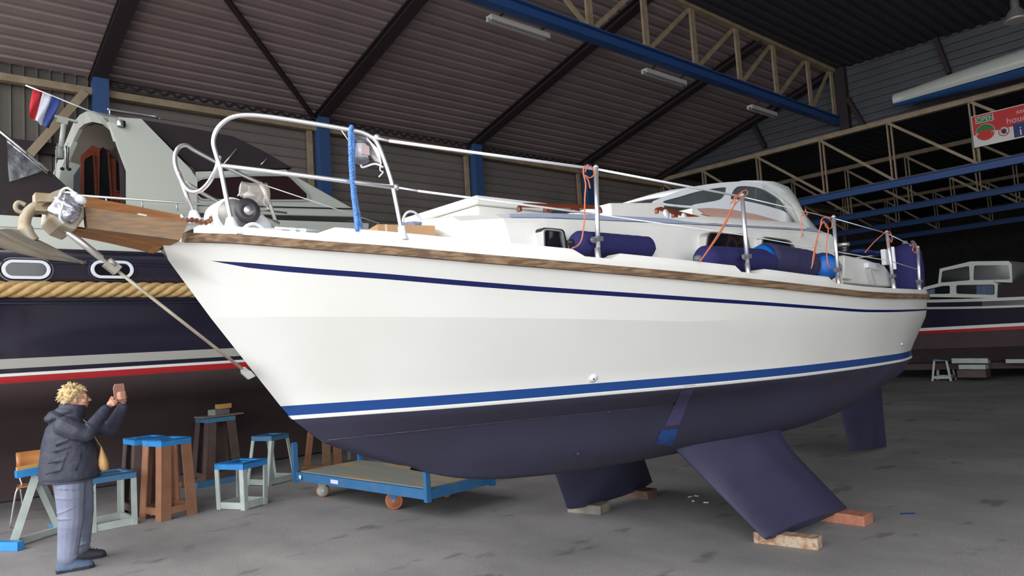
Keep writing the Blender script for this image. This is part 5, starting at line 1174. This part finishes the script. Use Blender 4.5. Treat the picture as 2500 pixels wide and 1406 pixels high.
# bench legs behind the trolley, half hidden by the hull
t = thing('timber_trestle', 'weathered brown wooden trestle half hidden behind the trolley and the bow', 'trestle', (5.3, 10.6, 0))
for a, b, w in (((747, 1140), (764, 1060), .07), ((797, 1140), (797, 1075), .11), ((823, 1140), (823, 1060), .12)):
    A_ = P(a[0], a[1], Y=10.4); B_ = P(b[0], b[1], Y=10.4); A_.z = .0; q = MB(); q.beam(A_, B_ + V(0, 0, .25), w, .07, up=(0, 1, 0)); q.build('leg', teakgrey if w == .11 else brownst, t)
q = MB(); q.beam(P(747, 1060, Y=10.45) + V(0, 0, .3), P(900, 1050, Y=10.45) + V(0, 0, .3), .12, .1); q.build('top_beam', brownst, t)
q = MB(); q.beam(P(740, 1141, Y=10.35), P(800, 1138, Y=10.35), .1, .04); q.build('foot_board', brownst, t)
q = MB(); q.beam(P(852, 1122, Y=10.6), P(852, 1080, Y=10.6), .04, .04); q.build('brace', steelw, t)

# trolley
tl_ = thing('platform_trolley', 'worn plywood trolley with blue steel frame and orange castors under the bow', 'trolley', (4.50, 7.42, 0))
F_ = V(4.17, 6.18, 0); Lf = V(3.93, 8.62, 0); dl = (Lf - F_); dw = V(.905, -.02 + .10, 0)
Fr = F_ + dw; Lr = Lf + dw; zt_ = .335
def tb3(a, b, z0, z1, w): q = MB(); q.beam(V(a.x, a.y, (z0 + z1) / 2), V(b.x, b.y, (z0 + z1) / 2), w, z1 - z0); return q
for a, b in ((F_, Lf), (Fr, Lr)): tb3(a, b, .225, .325, .045).build('side_frame', trblue, tl_)
for a, b in ((F_, Fr), (Lf, Lr)): tb3(a + V(.0, 0, 0), b, .225, .325, .045).build('end_frame', trblue, tl_)
q = MB(); q.prism([V(p.x, p.y, .315) for p in (F_ + V(.02, .03, 0), Fr + V(-.02, .03, 0), Lr + V(-.02, -.03, 0), Lf + V(.02, -.03, 0))], (0, 0, .018)); q.build('deck_board', plyd, tl_)
for c_, h_ in ((F_, .58), (Lf + V(-.02, .03, 0), .68), (Fr, .58), (Lr, .68)):
    q = MB(); q.box((c_.x, c_.y - .0, (.2 + h_) / 2), (.055, .055, h_ - .2)); q.build('corner_post', trblue, tl_)
def castor(c_, r, yaw, mt2):
    w = thing('castor', None, None); w.parent = tl_; w.location = V(*c_, 0) - CHAIN(tl_).translation; a = V(math.cos(yaw), math.sin(yaw), 0); o_ = V(c_[0], c_[1], r)
    q = MB(); q.lathe(o_ - a * .025, a, [(r * .8, 0), (r, .006), (r, .044), (r * .8, .05)], n=28); q.build('tyre', rollr, w)
    q = MB(); q.lathe(o_ - a * .029, a, [(r * .2, -.008), (r * .22, 0), (r * .78, 0), (r * .78, .058), (r * .22, .058), (r * .2, .066)], n=28); q.build('wheel_disc', rollr if r > .09 else greysteel, w)
    q = MB()
    for s in (-1, 1): q.prism([o_ + a * (s * .036) + V(0, 0, -.02) + a.cross(V(0, 0, 1)) * .02, o_ + a * (s * .036) + V(0, 0, -.02) - a.cross(V(0, 0, 1)) * .02, o_ + a * (s * .036) - a.cross(V(0, 0, 1)) * .06 + V(0, 0, .23 - r), o_ + a * (s * .036) + a.cross(V(0, 0, 1)) * .06 + V(0, 0, .23 - r)], a * .004)
    q.box(o_ + V(0, 0, .222 - r), (.13, .13, .01)); q.build('fork', mt2, w)
castor((4.30, 7.02), .10, R(38), trblue); castor((4.16, 8.44), .08, R(52), galv); castor((5.0, 7.02), .10, R(-6), trblue); castor((4.78, 8.3), .08, R(6), galv)
c_ = P(858, 1176, Y=7.78); q = MB(); nn = V(-1, -.1, 0).normalized(); u_ = dl.normalized(); cc = F_ + dl * .66 + V(-.025, 0, .275) ; q.prism([cc - u_ * .075 + V(0, 0, -.022), cc + u_ * .075 + V(0, 0, -.022), cc + u_ * .075 + V(0, 0, .022), cc - u_ * .075 + V(0, 0, .022)], nn * .003); q.build('paper_label', labelm, tl_, label='small pale lilac sticker')
q = MB(); cc = Lf + V(-.03, -.12, .275); q.lathe(cc, (-1, -.1, 0), [(.028, 0), (.028, .004), (0, .005)], n=18); q.build('round_sticker', signwh, tl_, label='small round white sticker')
# wooden blocks under the keels
def blk(a, b, w, h_, mt, label, name='timber_block'):
    q = MB(); q.beam(V(*a, h_ / 2), V(*b, h_ / 2), w, h_); return q.build(name, mt, label=label, cat='block', bevel=.006, group=None)
blk((5.40, 3.30), (5.49, 2.81), .13, .088, timberg, 'pale timber block with blue paint under the front corner of the near keel')
blk((6.36, 3.42), (6.37, 2.81), .19, .088, timber, 'reddish timber block under the rear corner of the near keel')
blk((5.36, 5.34), (5.46, 4.98), .22, .088, M('dark_grey_timber', (110, 106, 100), .8, c2=(150, 140, 120), ns=6), 'grey timber block under the front corner of the far keel')
blk((6.18, 5.38), (6.22, 4.99), .2, .088, M('dark_brown_timber', (120, 96, 84), .8, c2=(100, 78, 68), ns=6), 'brown timber block under the rear corner of the far keel')
q = MB(); a = P(2216, 1254, Z=.003); q.box(a, (.12, .03, .006), rot=Matrix.Rotation(R(-50), 3, 'Z')); q.build('blue_scrap', bluest, label='small blue scrap lying on the floor right of the near keel', cat='scrap')
for i, (px, py) in enumerate(((1685, 1212), (1692, 1222), (1700, 1210), (1724, 1226))):
    a = P(px, py, Z=.004); q = MB(); q.box(a, (.05, .025, .008), rot=Matrix.Rotation(R(i * 37), 3, 'Z')); q.build('paper_scrap', signwh, label=['upper left white scrap of the little cluster behind the near keel', 'lower white scrap of the little cluster behind the near keel', 'upper right white scrap of the little cluster behind the near keel', 'white scrap lying alone right of the little cluster'][i], cat='scrap', group='white scraps on the floor')

# ================================================================== THE WOMAN WITH THE PHONE
PB = V(1.35, 7.56, 0); PR = R(-8)
prs = thing('person', 'person with short blond hair in dark jacket and pale trousers photographing with a phone', 'person', PB, PR)
def cap(q, a, b, ra, rb, n=14, k=8):
    """tapered limb with rounded ends"""
    a, b = V(*a), V(*b); dd = (b - a); L = dd.length; dd.normalize(); pr_ = []
    for i in range(k + 1): t = math.pi / 2 * i / k; pr_.append((ra * math.sin(t), -ra * math.cos(t)))
    for i in range(k + 1): t = math.pi / 2 * i / k; pr_.append((rb * math.cos(t), L + rb * math.sin(t)))
    return q.lathe(a, dd, pr_, n=n)
def chainlimb(q, pts, rs):
    for i in range(len(pts) - 1): cap(q, pts[i], pts[i + 1], rs[i], rs[i + 1])
q = MB()
hx, hy, hz = .025, 0, 1.485
tilt = Matrix.Rotation(R(-4), 3, 'Y')
q.ell((hx - .015, hy, hz + .005), (.096, .076, .100)); q.ell((hx + .030, hy, hz - .045), (.062, .058, .078)); q.ell((hx + .052, hy, hz - .085), (.034, .036, .026))
cap(q, (hx + .084, 0, hz - .002), (hx + .106, 0, hz - .034), .008, .0125); q.ell((hx + .098, .011, hz - .038), (.010, .009, .008)); q.ell((hx + .098, -.011, hz - .038), (.010, .009, .008))
for s in (-1, 1):
    q.ell((hx + .068, s * .032, hz + .014), (.018, .026, .010)); q.ell((hx + .055, s * .040, hz - .035), (.028, .024, .024)); q.ell((hx - .012, s * .077, hz - .018), (.016, .008, .026)); q.ell((hx - .008, s * .079, hz - .034), (.009, .007, .012))
q.ell((hx + .084, 0, hz - .060), (.012, .024, .006)); q.ell((hx + .082, 0, hz - .071), (.012, .021, .007))
cap(q, (hx - .03, 0, hz - .06), (-.035, 0, 1.28), .055, .062)
# torso and legs under the clothes
chainlimb(q, [(-.04, 0, 1.19), (-.03, 0, 1.05), (-.02, 0, .86)], [.12, .14, .14])
chainlimb(q, [(-.04, -.09, .82), (-.03, -.1, .45), (-.07, -.11, .10)], [.09, .06, .045]); chainlimb(q, [(.0, .09, .82), (.05, .12, .45), (.05, .20, .10)], [.09, .06, .045])
# arms
E1, W1 = (.085, -.215, 1.165), (.265, -.085, 1.375); E2, W2 = (.30, .17, 1.16), (.400, .035, 1.385)
chainlimb(q, [(-.06, -.16, 1.23), E1, W1], [.045, .04, .026]); chainlimb(q, [(-.05, .17, 1.25), E2, W2], [.05, .04, .026])
def finger(q, pts, r): chainlimb(q, pts, r)
# near (right) hand steadying the phone from below, index finger on the screen side
q.ell((.292, -.062, 1.405), (.038, .020, .032), rot=Matrix.Rotation(R(-40), 3, 'Y'))
finger(q, [(.295, -.075, 1.425), (.310, -.062, 1.452), (.322, -.038, 1.462)], [.0098, .009, .008])
finger(q, [(.305, -.082, 1.416), (.328, -.070, 1.432), (.338, -.045, 1.440)], [.0098, .009, .008])
finger(q, [(.312, -.084, 1.402), (.336, -.072, 1.414), (.345, -.048, 1.420)], [.0095, .0088, .0078])
finger(q, [(.312, -.080, 1.388), (.332, -.070, 1.396), (.342, -.050, 1.400)], [.009, .008, .0072])
finger(q, [(.283, -.048, 1.420), (.290, -.026, 1.442), (.304, -.014, 1.462)], [.0115, .010, .009])
# far (left) hand gripping the outer edge of the phone
q.ell((.404, .016, 1.445), (.026, .026, .042), rot=Matrix.Rotation(R(10), 3, 'Y'))
for i, (z, l) in enumerate(((1.492, .052), (1.472, .058), (1.452, .056), (1.434, .046))):
    finger(q, [(.410, .012, z - .004), (.408, -.026, z + .004), (.408 - l * .7, -.046, z + .006), (.400 - l, -.040, z + .004)], [.0105, .0100, .0092, .0082])
finger(q, [(.392, .020, 1.462), (.374, .026, 1.492), (.362, .016, 1.515)], [.0125, .0110, .0095])
o = q.build('body', skin, prs, local=True); remesh(o, .0042, 3, .5)
# face details
for s in (-1, 1):
    e_ = MB(); e_.ell((hx + .070, s * .031, hz - .004), (.012, .013, .0105)); ob = e_.build('eye', whplast, prs, local=True)
    e_ = MB(); e_.ell((hx + .0795, s * .031, hz - .004), (.004, .0055, .0055)); e_.build('iris', M('iris', (70, 90, 110), .3) if s < 0 else MATS['iris'], ob, local=True)
e_ = MB(); e_.ell((hx + .094, 0, hz - .0655), (.004, .019, .003)); e_.build('lips', M('lips', (190, 116, 108), .5), prs, local=True)
# glasses
gl = thing('glasses', None, None); gl.parent = prs
for s in (-1, 1):
    e_ = MB(); e_.tube([V(hx + .100 - .004 * abs(math.cos(t)), s * .032 + .022 * math.cos(t), hz - .006 + .015 * math.sin(t)) for t in [2 * math.pi * k / 20 for k in range(20)]], .0016, n=6, closed=True); e_.build('glasses_rim', M('glasses_frame', (120, 70, 96), .3, .4) if s < 0 else MATS['glasses_frame'], gl, local=True)
    e_ = MB(); e_.tube([V(hx + .098, s * .054, hz - .003), V(hx + .08, s * .068, hz - .002), V(hx - .01, s * .082, hz - .008)], .0014, n=6); e_.build('temple', MATS['glasses_frame'], gl, local=True)
# hair
q = MB(); q.ell((hx - .034, 0, hz + .028), (.100, .092, .092)); q.ell((hx - .075, 0, hz - .015), (.055, .080, .070)); q.ell((hx + .020, 0, hz + .072), (.062, .066, .034))
rnd = random.Random(3)
for i in range(150):
    th = rnd.uniform(.25, math.pi * 2 - .25); ph = rnd.uniform(-.25, 1.45)
    if abs(((th + math.pi) % (2 * math.pi)) - math.pi) < 1.15 and ph < .62: continue
    n_ = V(math.cos(th) * math.cos(ph), math.sin(th) * math.cos(ph), math.sin(ph)); c_ = V(hx - .036, 0, hz + .018) + V(n_.x * .092, n_.y * .084, n_.z * .092)
    d_ = (n_ * .55 + V(rnd.uniform(-.9, .5), rnd.uniform(-.6, .6), rnd.uniform(-.9, .2))).normalized(); cap(q, c_, c_ + d_ * rnd.uniform(.025, .05), .0135, .004, n=8, k=3)
for i in range(12):
    y = rnd.uniform(-.055, .05); c_ = V(hx + .058, y, hz + .070); cap(q, c_, c_ + V(.026, rnd.uniform(-.014, .01), -.022), .013, .004, n=8, k=3)
for s in (-1, 1):
    for i in range(5): c_ = V(hx - .03 - i * .014, s * .080, hz + .010 - i * .008); cap(q, c_, c_ + V(-.014, 0, -.032), .014, .005, n=8, k=3)
o = q.build('hair', hairm, prs, local=True); remesh(o, .0045, 4, .5)
# jacket
q = MB(); rg = []
for z, cx_, rx, ry in ((.765, -.030, .232, .215), (.80, -.032, .240, .224), (.90, -.030, .238, .224), (1.00, -.034, .226, .218), (1.08, -.04, .208, .212), (1.16, -.048, .186, .212), (1.23, -.052, .160, .205), (1.285, -.045, .130, .170), (1.32, -.035, .105, .120)):
    rg.append([V(cx_ + rx * math.cos(a) * (1 + .015 * math.sin(5 * a + z * 40)), ry * math.sin(a), z + (.012 * math.cos(a) if z < .8 else 0)) for a in [2 * math.pi * k / 36 for k in range(36)]])
q.loft(rg)
chainlimb(q, [(-.07, -.165, 1.245), (.01, -.205, 1.195), E1, (.17, -.16, 1.262), (.243, -.10, 1.350)], [.090, .082, .070, .060, .050])
chainlimb(q, [(-.04, .165, 1.245), (.14, .19, 1.19), E2, (.355, .10, 1.272), (.394, .045, 1.360)], [.090, .080, .066, .058, .048])
rg = []
for z, cx_, r_ in ((1.27, -.035, .115), (1.33, -.022, .110), (1.375, -.012, .106), (1.425, .000, .104)):
    rg.append([V(cx_ + r_ * math.cos(a) * 1.02, r_ * .92 * math.sin(a), z - .018 * math.cos(a) * (z > 1.3)) for a in [2 * math.pi * k / 28 for k in range(28)]])
q.loft(rg)
q.ell((-.12, 0, 1.325), (.085, .14, .05), rot=Matrix.Rotation(R(24), 3, 'Y')); q.ell((-.175, 0, 1.315), (.05, .11, .04)); q.ell((-.05, 0, 1.37), (.10, .11, .05))
for i in range(9):
    a = V(-.11 + .02 * i, -.215 + .004 * i, .88 + .05 * math.sin(i * 2.3) + .012 * i); cap(q, a, a + V(.03, -.002, .10), .008, .006, n=8, k=3)
for (x0, z0, x1, z1) in ((.06, 1.10, .13, 1.14), (.02, 1.12, .10, 1.16), (-.14, 1.10, -.05, 1.13), (-.16, 1.04, -.04, 1.07), (-.10, 1.19, -.02, 1.15), (-.20, .95, -.1, .96), (-.22, .86, -.12, .88)):
    cap(q, (x0, -.205, z0), (x1, -.214, z1), .011, .008, n=8, k=3)
for i in range(4):
    t = i / 3; c_ = V(lerp(.12, .22, t), lerp(-.20, -.12, t), lerp(1.22, 1.325, t)); q.ell(c_ + V(0, 0, 0), (.060 - .006 * i, .060 - .006 * i, .012), rot=Matrix.Rotation(R(50), 3, 'Y'))
o = q.build('jacket', jacket, prs, local=True); remesh(o, .0075, 2, .5)
q = MB(); q.tube([V(.004, -.226, .86), V(.03, -.224, .93), V(.045, -.214, 1.0)], .004, n=6); q.build('pocket_zip', blackpl, prs, local=True)
q = MB(); q.tube(smoothpts([V(-.262, 0, .772), V(-.2, -.15, .768), V(-.03, -.222, .762), V(.13, -.16, .766), V(.206, 0, .772)], 5), .008, n=8); q.build('jacket_hem', jacket, prs, local=True)
# trousers
q = MB(); q.ell((-.03, 0, .80), (.175, .185, .10))
def leg(pts): chainlimb(q, [p[:3] for p in pts], [p[3] for p in pts])
leg([(-.04, -.085, .80, .128), (-.035, -.10, .62, .115), (-.032, -.105, .45, .101), (-.048, -.11, .28, .090), (-.062, -.115, .13, .080)])
leg([(.02, .085, .80, .122), (.045, .11, .62, .110), (.058, .14, .45, .098), (.056, .18, .28, .086), (.052, .205, .13, .074)])
rnd = random.Random(9)
for i in range(16):
    z = .12 + .042 * i; s = i % 2; x_ = -.045 if s == 0 else .055; y_ = (-.112 if s == 0 else .16); rr = lerp(.078, .118, i / 16)
    q.ell((x_, y_, z), (rr * 1.04, rr * 1.03, .010), rot=Matrix.Rotation(R(rnd.uniform(-22, 22)), 3, 'Y'))
o = q.build('trousers', trous, prs, local=True); remesh(o, .0075, 2, .55)
# shoes
for nm, (x_, y_) in (('shoe', (-.03, -.125)), ('shoe', (.085, .215))):
    rg = []
    for t, w, h_ in ((0, .03, .05), (.04, .040, .085), (.25, .042, .10), (.45, .045, .088), (.65, .052, .062), (.85, .050, .048), (.96, .034, .034), (1, .012, .02)):
        X_ = x_ - .115 + .28 * t; rg.append([V(X_, y_ + w * math.cos(a), .022 + (h_ * max(0, math.sin(a))) ) for a in [math.pi * k / 12 for k in range(13)]] + [V(X_, y_ - w * .9, .018), V(X_, y_ + w * .9, .018)])
    q = MB(); q.loft(rg); sh_ = q.build('shoe', shoem if y_ < 0 else M('dark_shoe', (64, 66, 76), .7), prs, local=True)
    rg = []
    for t, w in ((0, .028), (.04, .042), (.3, .040), (.65, .053), (.85, .051), (.97, .034), (1, .012)):
        X_ = x_ - .12 + .29 * t; rg.append([V(X_, y_ - w, 0), V(X_, y_ + w, 0), V(X_, y_ + w, .026), V(X_, y_ - w, .026)])
    q = MB(); q.loft(rg, smooth=False); q.build('sole', solem, sh_, local=True)
    q = MB()
    for k in range(4): q.tube([V(x_ + .02 + k * .022, y_ - .022, .118 - k * .012), V(x_ + .03 + k * .022, y_ + .022, .116 - k * .012)], .003, n=6)
    q.build('laces', solem, sh_, local=True)
# phone and bag (held, so things of their own)
def Lw(x, y, z): return CHAIN(prs) @ V(x, y, z)
ph_ = thing('smartphone', 'smartphone in a rosy tan case held up in both hands of the person', 'phone', Lw(.345, -.02, 1.46))
u_ = V(math.cos(R(22)), math.sin(R(22)), 0); v_ = V(-.12, 0, 1).normalized(); nn = u_.cross(v_); c_ = Lw(.362, -.022, 1.492); u_ = V(math.cos(R(12)), math.sin(R(12)), 0); nn = u_.cross(v_)
nn = -nn; k_ = 1.12
q = MB(); q.prism([c_ + (u_ * a + v_ * b) * k_ - nn * .002 for a, b in ((-.046, -.075), (.046, -.075), (.046, .078), (-.028, .078), (-.046, .045))], -nn * .012); q.build('case', phonem, ph_, bevel=.004)
q = MB(); q.prism([c_ + u_ * a + v_ * b + nn * .004 for a, b in ((-.040, -.072), (.040, -.072), (.040, .072), (-.040, .072))], nn * .004); q.build('screen', blackpl, ph_)
q = MB(); q.box(c_ + v_ * .081 + u_ * .01, (.02, .01, .01)); q.build('clasp', galvtan, ph_)
bg_ = thing('shoulder_bag', 'small tan bag on a thin strap at the front of the person', 'bag', Lw(.2, -.1, .82))
q = MB(); rg = []
for z, rx, ry in ((.815, .02, .03), (.83, .036, .05), (.87, .042, .058), (.92, .036, .052), (.97, .022, .034), (1.01, .010, .016), (1.03, .006, .01)):
    rg.append([Lw(.228 - (z - .82) * .10 + rx * math.cos(a), -.105 + ry * math.sin(a), z) for a in [2 * math.pi * k / 20 for k in range(20)]])
q.loft(rg); q.build('pouch', bagm, bg_)
q = MB(); q.tube(smoothpts([Lw(.206, -.105, 1.03), Lw(.172, -.115, 1.09), Lw(.135, -.125, 1.17), Lw(.10, -.10, 1.25), Lw(.02, .0, 1.335)], 5), .007, n=6, flat=.5); q.build('strap', bagm, bg_)

# ------------------------------------------------------------------ marks on the antifouling of the sailing boat
def hullpatch(name, quad, mt, nx=6, ny=8, off=.0025):
    vs = []; a, b, c, d_ = quad
    for j in range(ny + 1):
        for i in range(nx + 1):
            u, v = i / nx, j / ny; l = (lerp(a[0], d_[0], v), lerp(a[1], d_[1], v)); r = (lerp(b[0], c[0], v), lerp(b[1], c[1], v)); hp_, hn_ = hullpt(lerp(l[0], r[0], u), lerp(l[1], r[1], u)); vs.append(hp_ + hn_ * off)
    q = MB(); q.add(vs, [(j * (nx + 1) + i, j * (nx + 1) + i + 1, (j + 1) * (nx + 1) + i + 1, (j + 1) * (nx + 1) + i) for j in range(ny) for i in range(nx)], smooth=True); return q.build(name, mt, boat)
hullpatch('paler_paint_strip', [(1668, 942), (1697, 939), (1658, 1036), (1622, 1040)], M('faded_violet_paint', (80, 72, 112), .7, c2=(66, 60, 94), ns=5))
hullpatch('blue_paint_patch', [(1616, 1048), (1656, 1046), (1640, 1090), (1598, 1082)], M('bright_blue_paint_patch', (34, 76, 140), .6, c2=(52, 50, 92), ns=16, lo=.45, hi=.6))
q = MB(); q.tube([hullpt(lerp(800, 1560, i / 40), lerp(1074, 996, (i / 40)) - 0 * i)[0] for i in range(41)], .0028, n=5); q.build('chine_scratch', M('chine_grey', (92, 88, 98), .8, c2=(60, 56, 72), ns=20), boat)
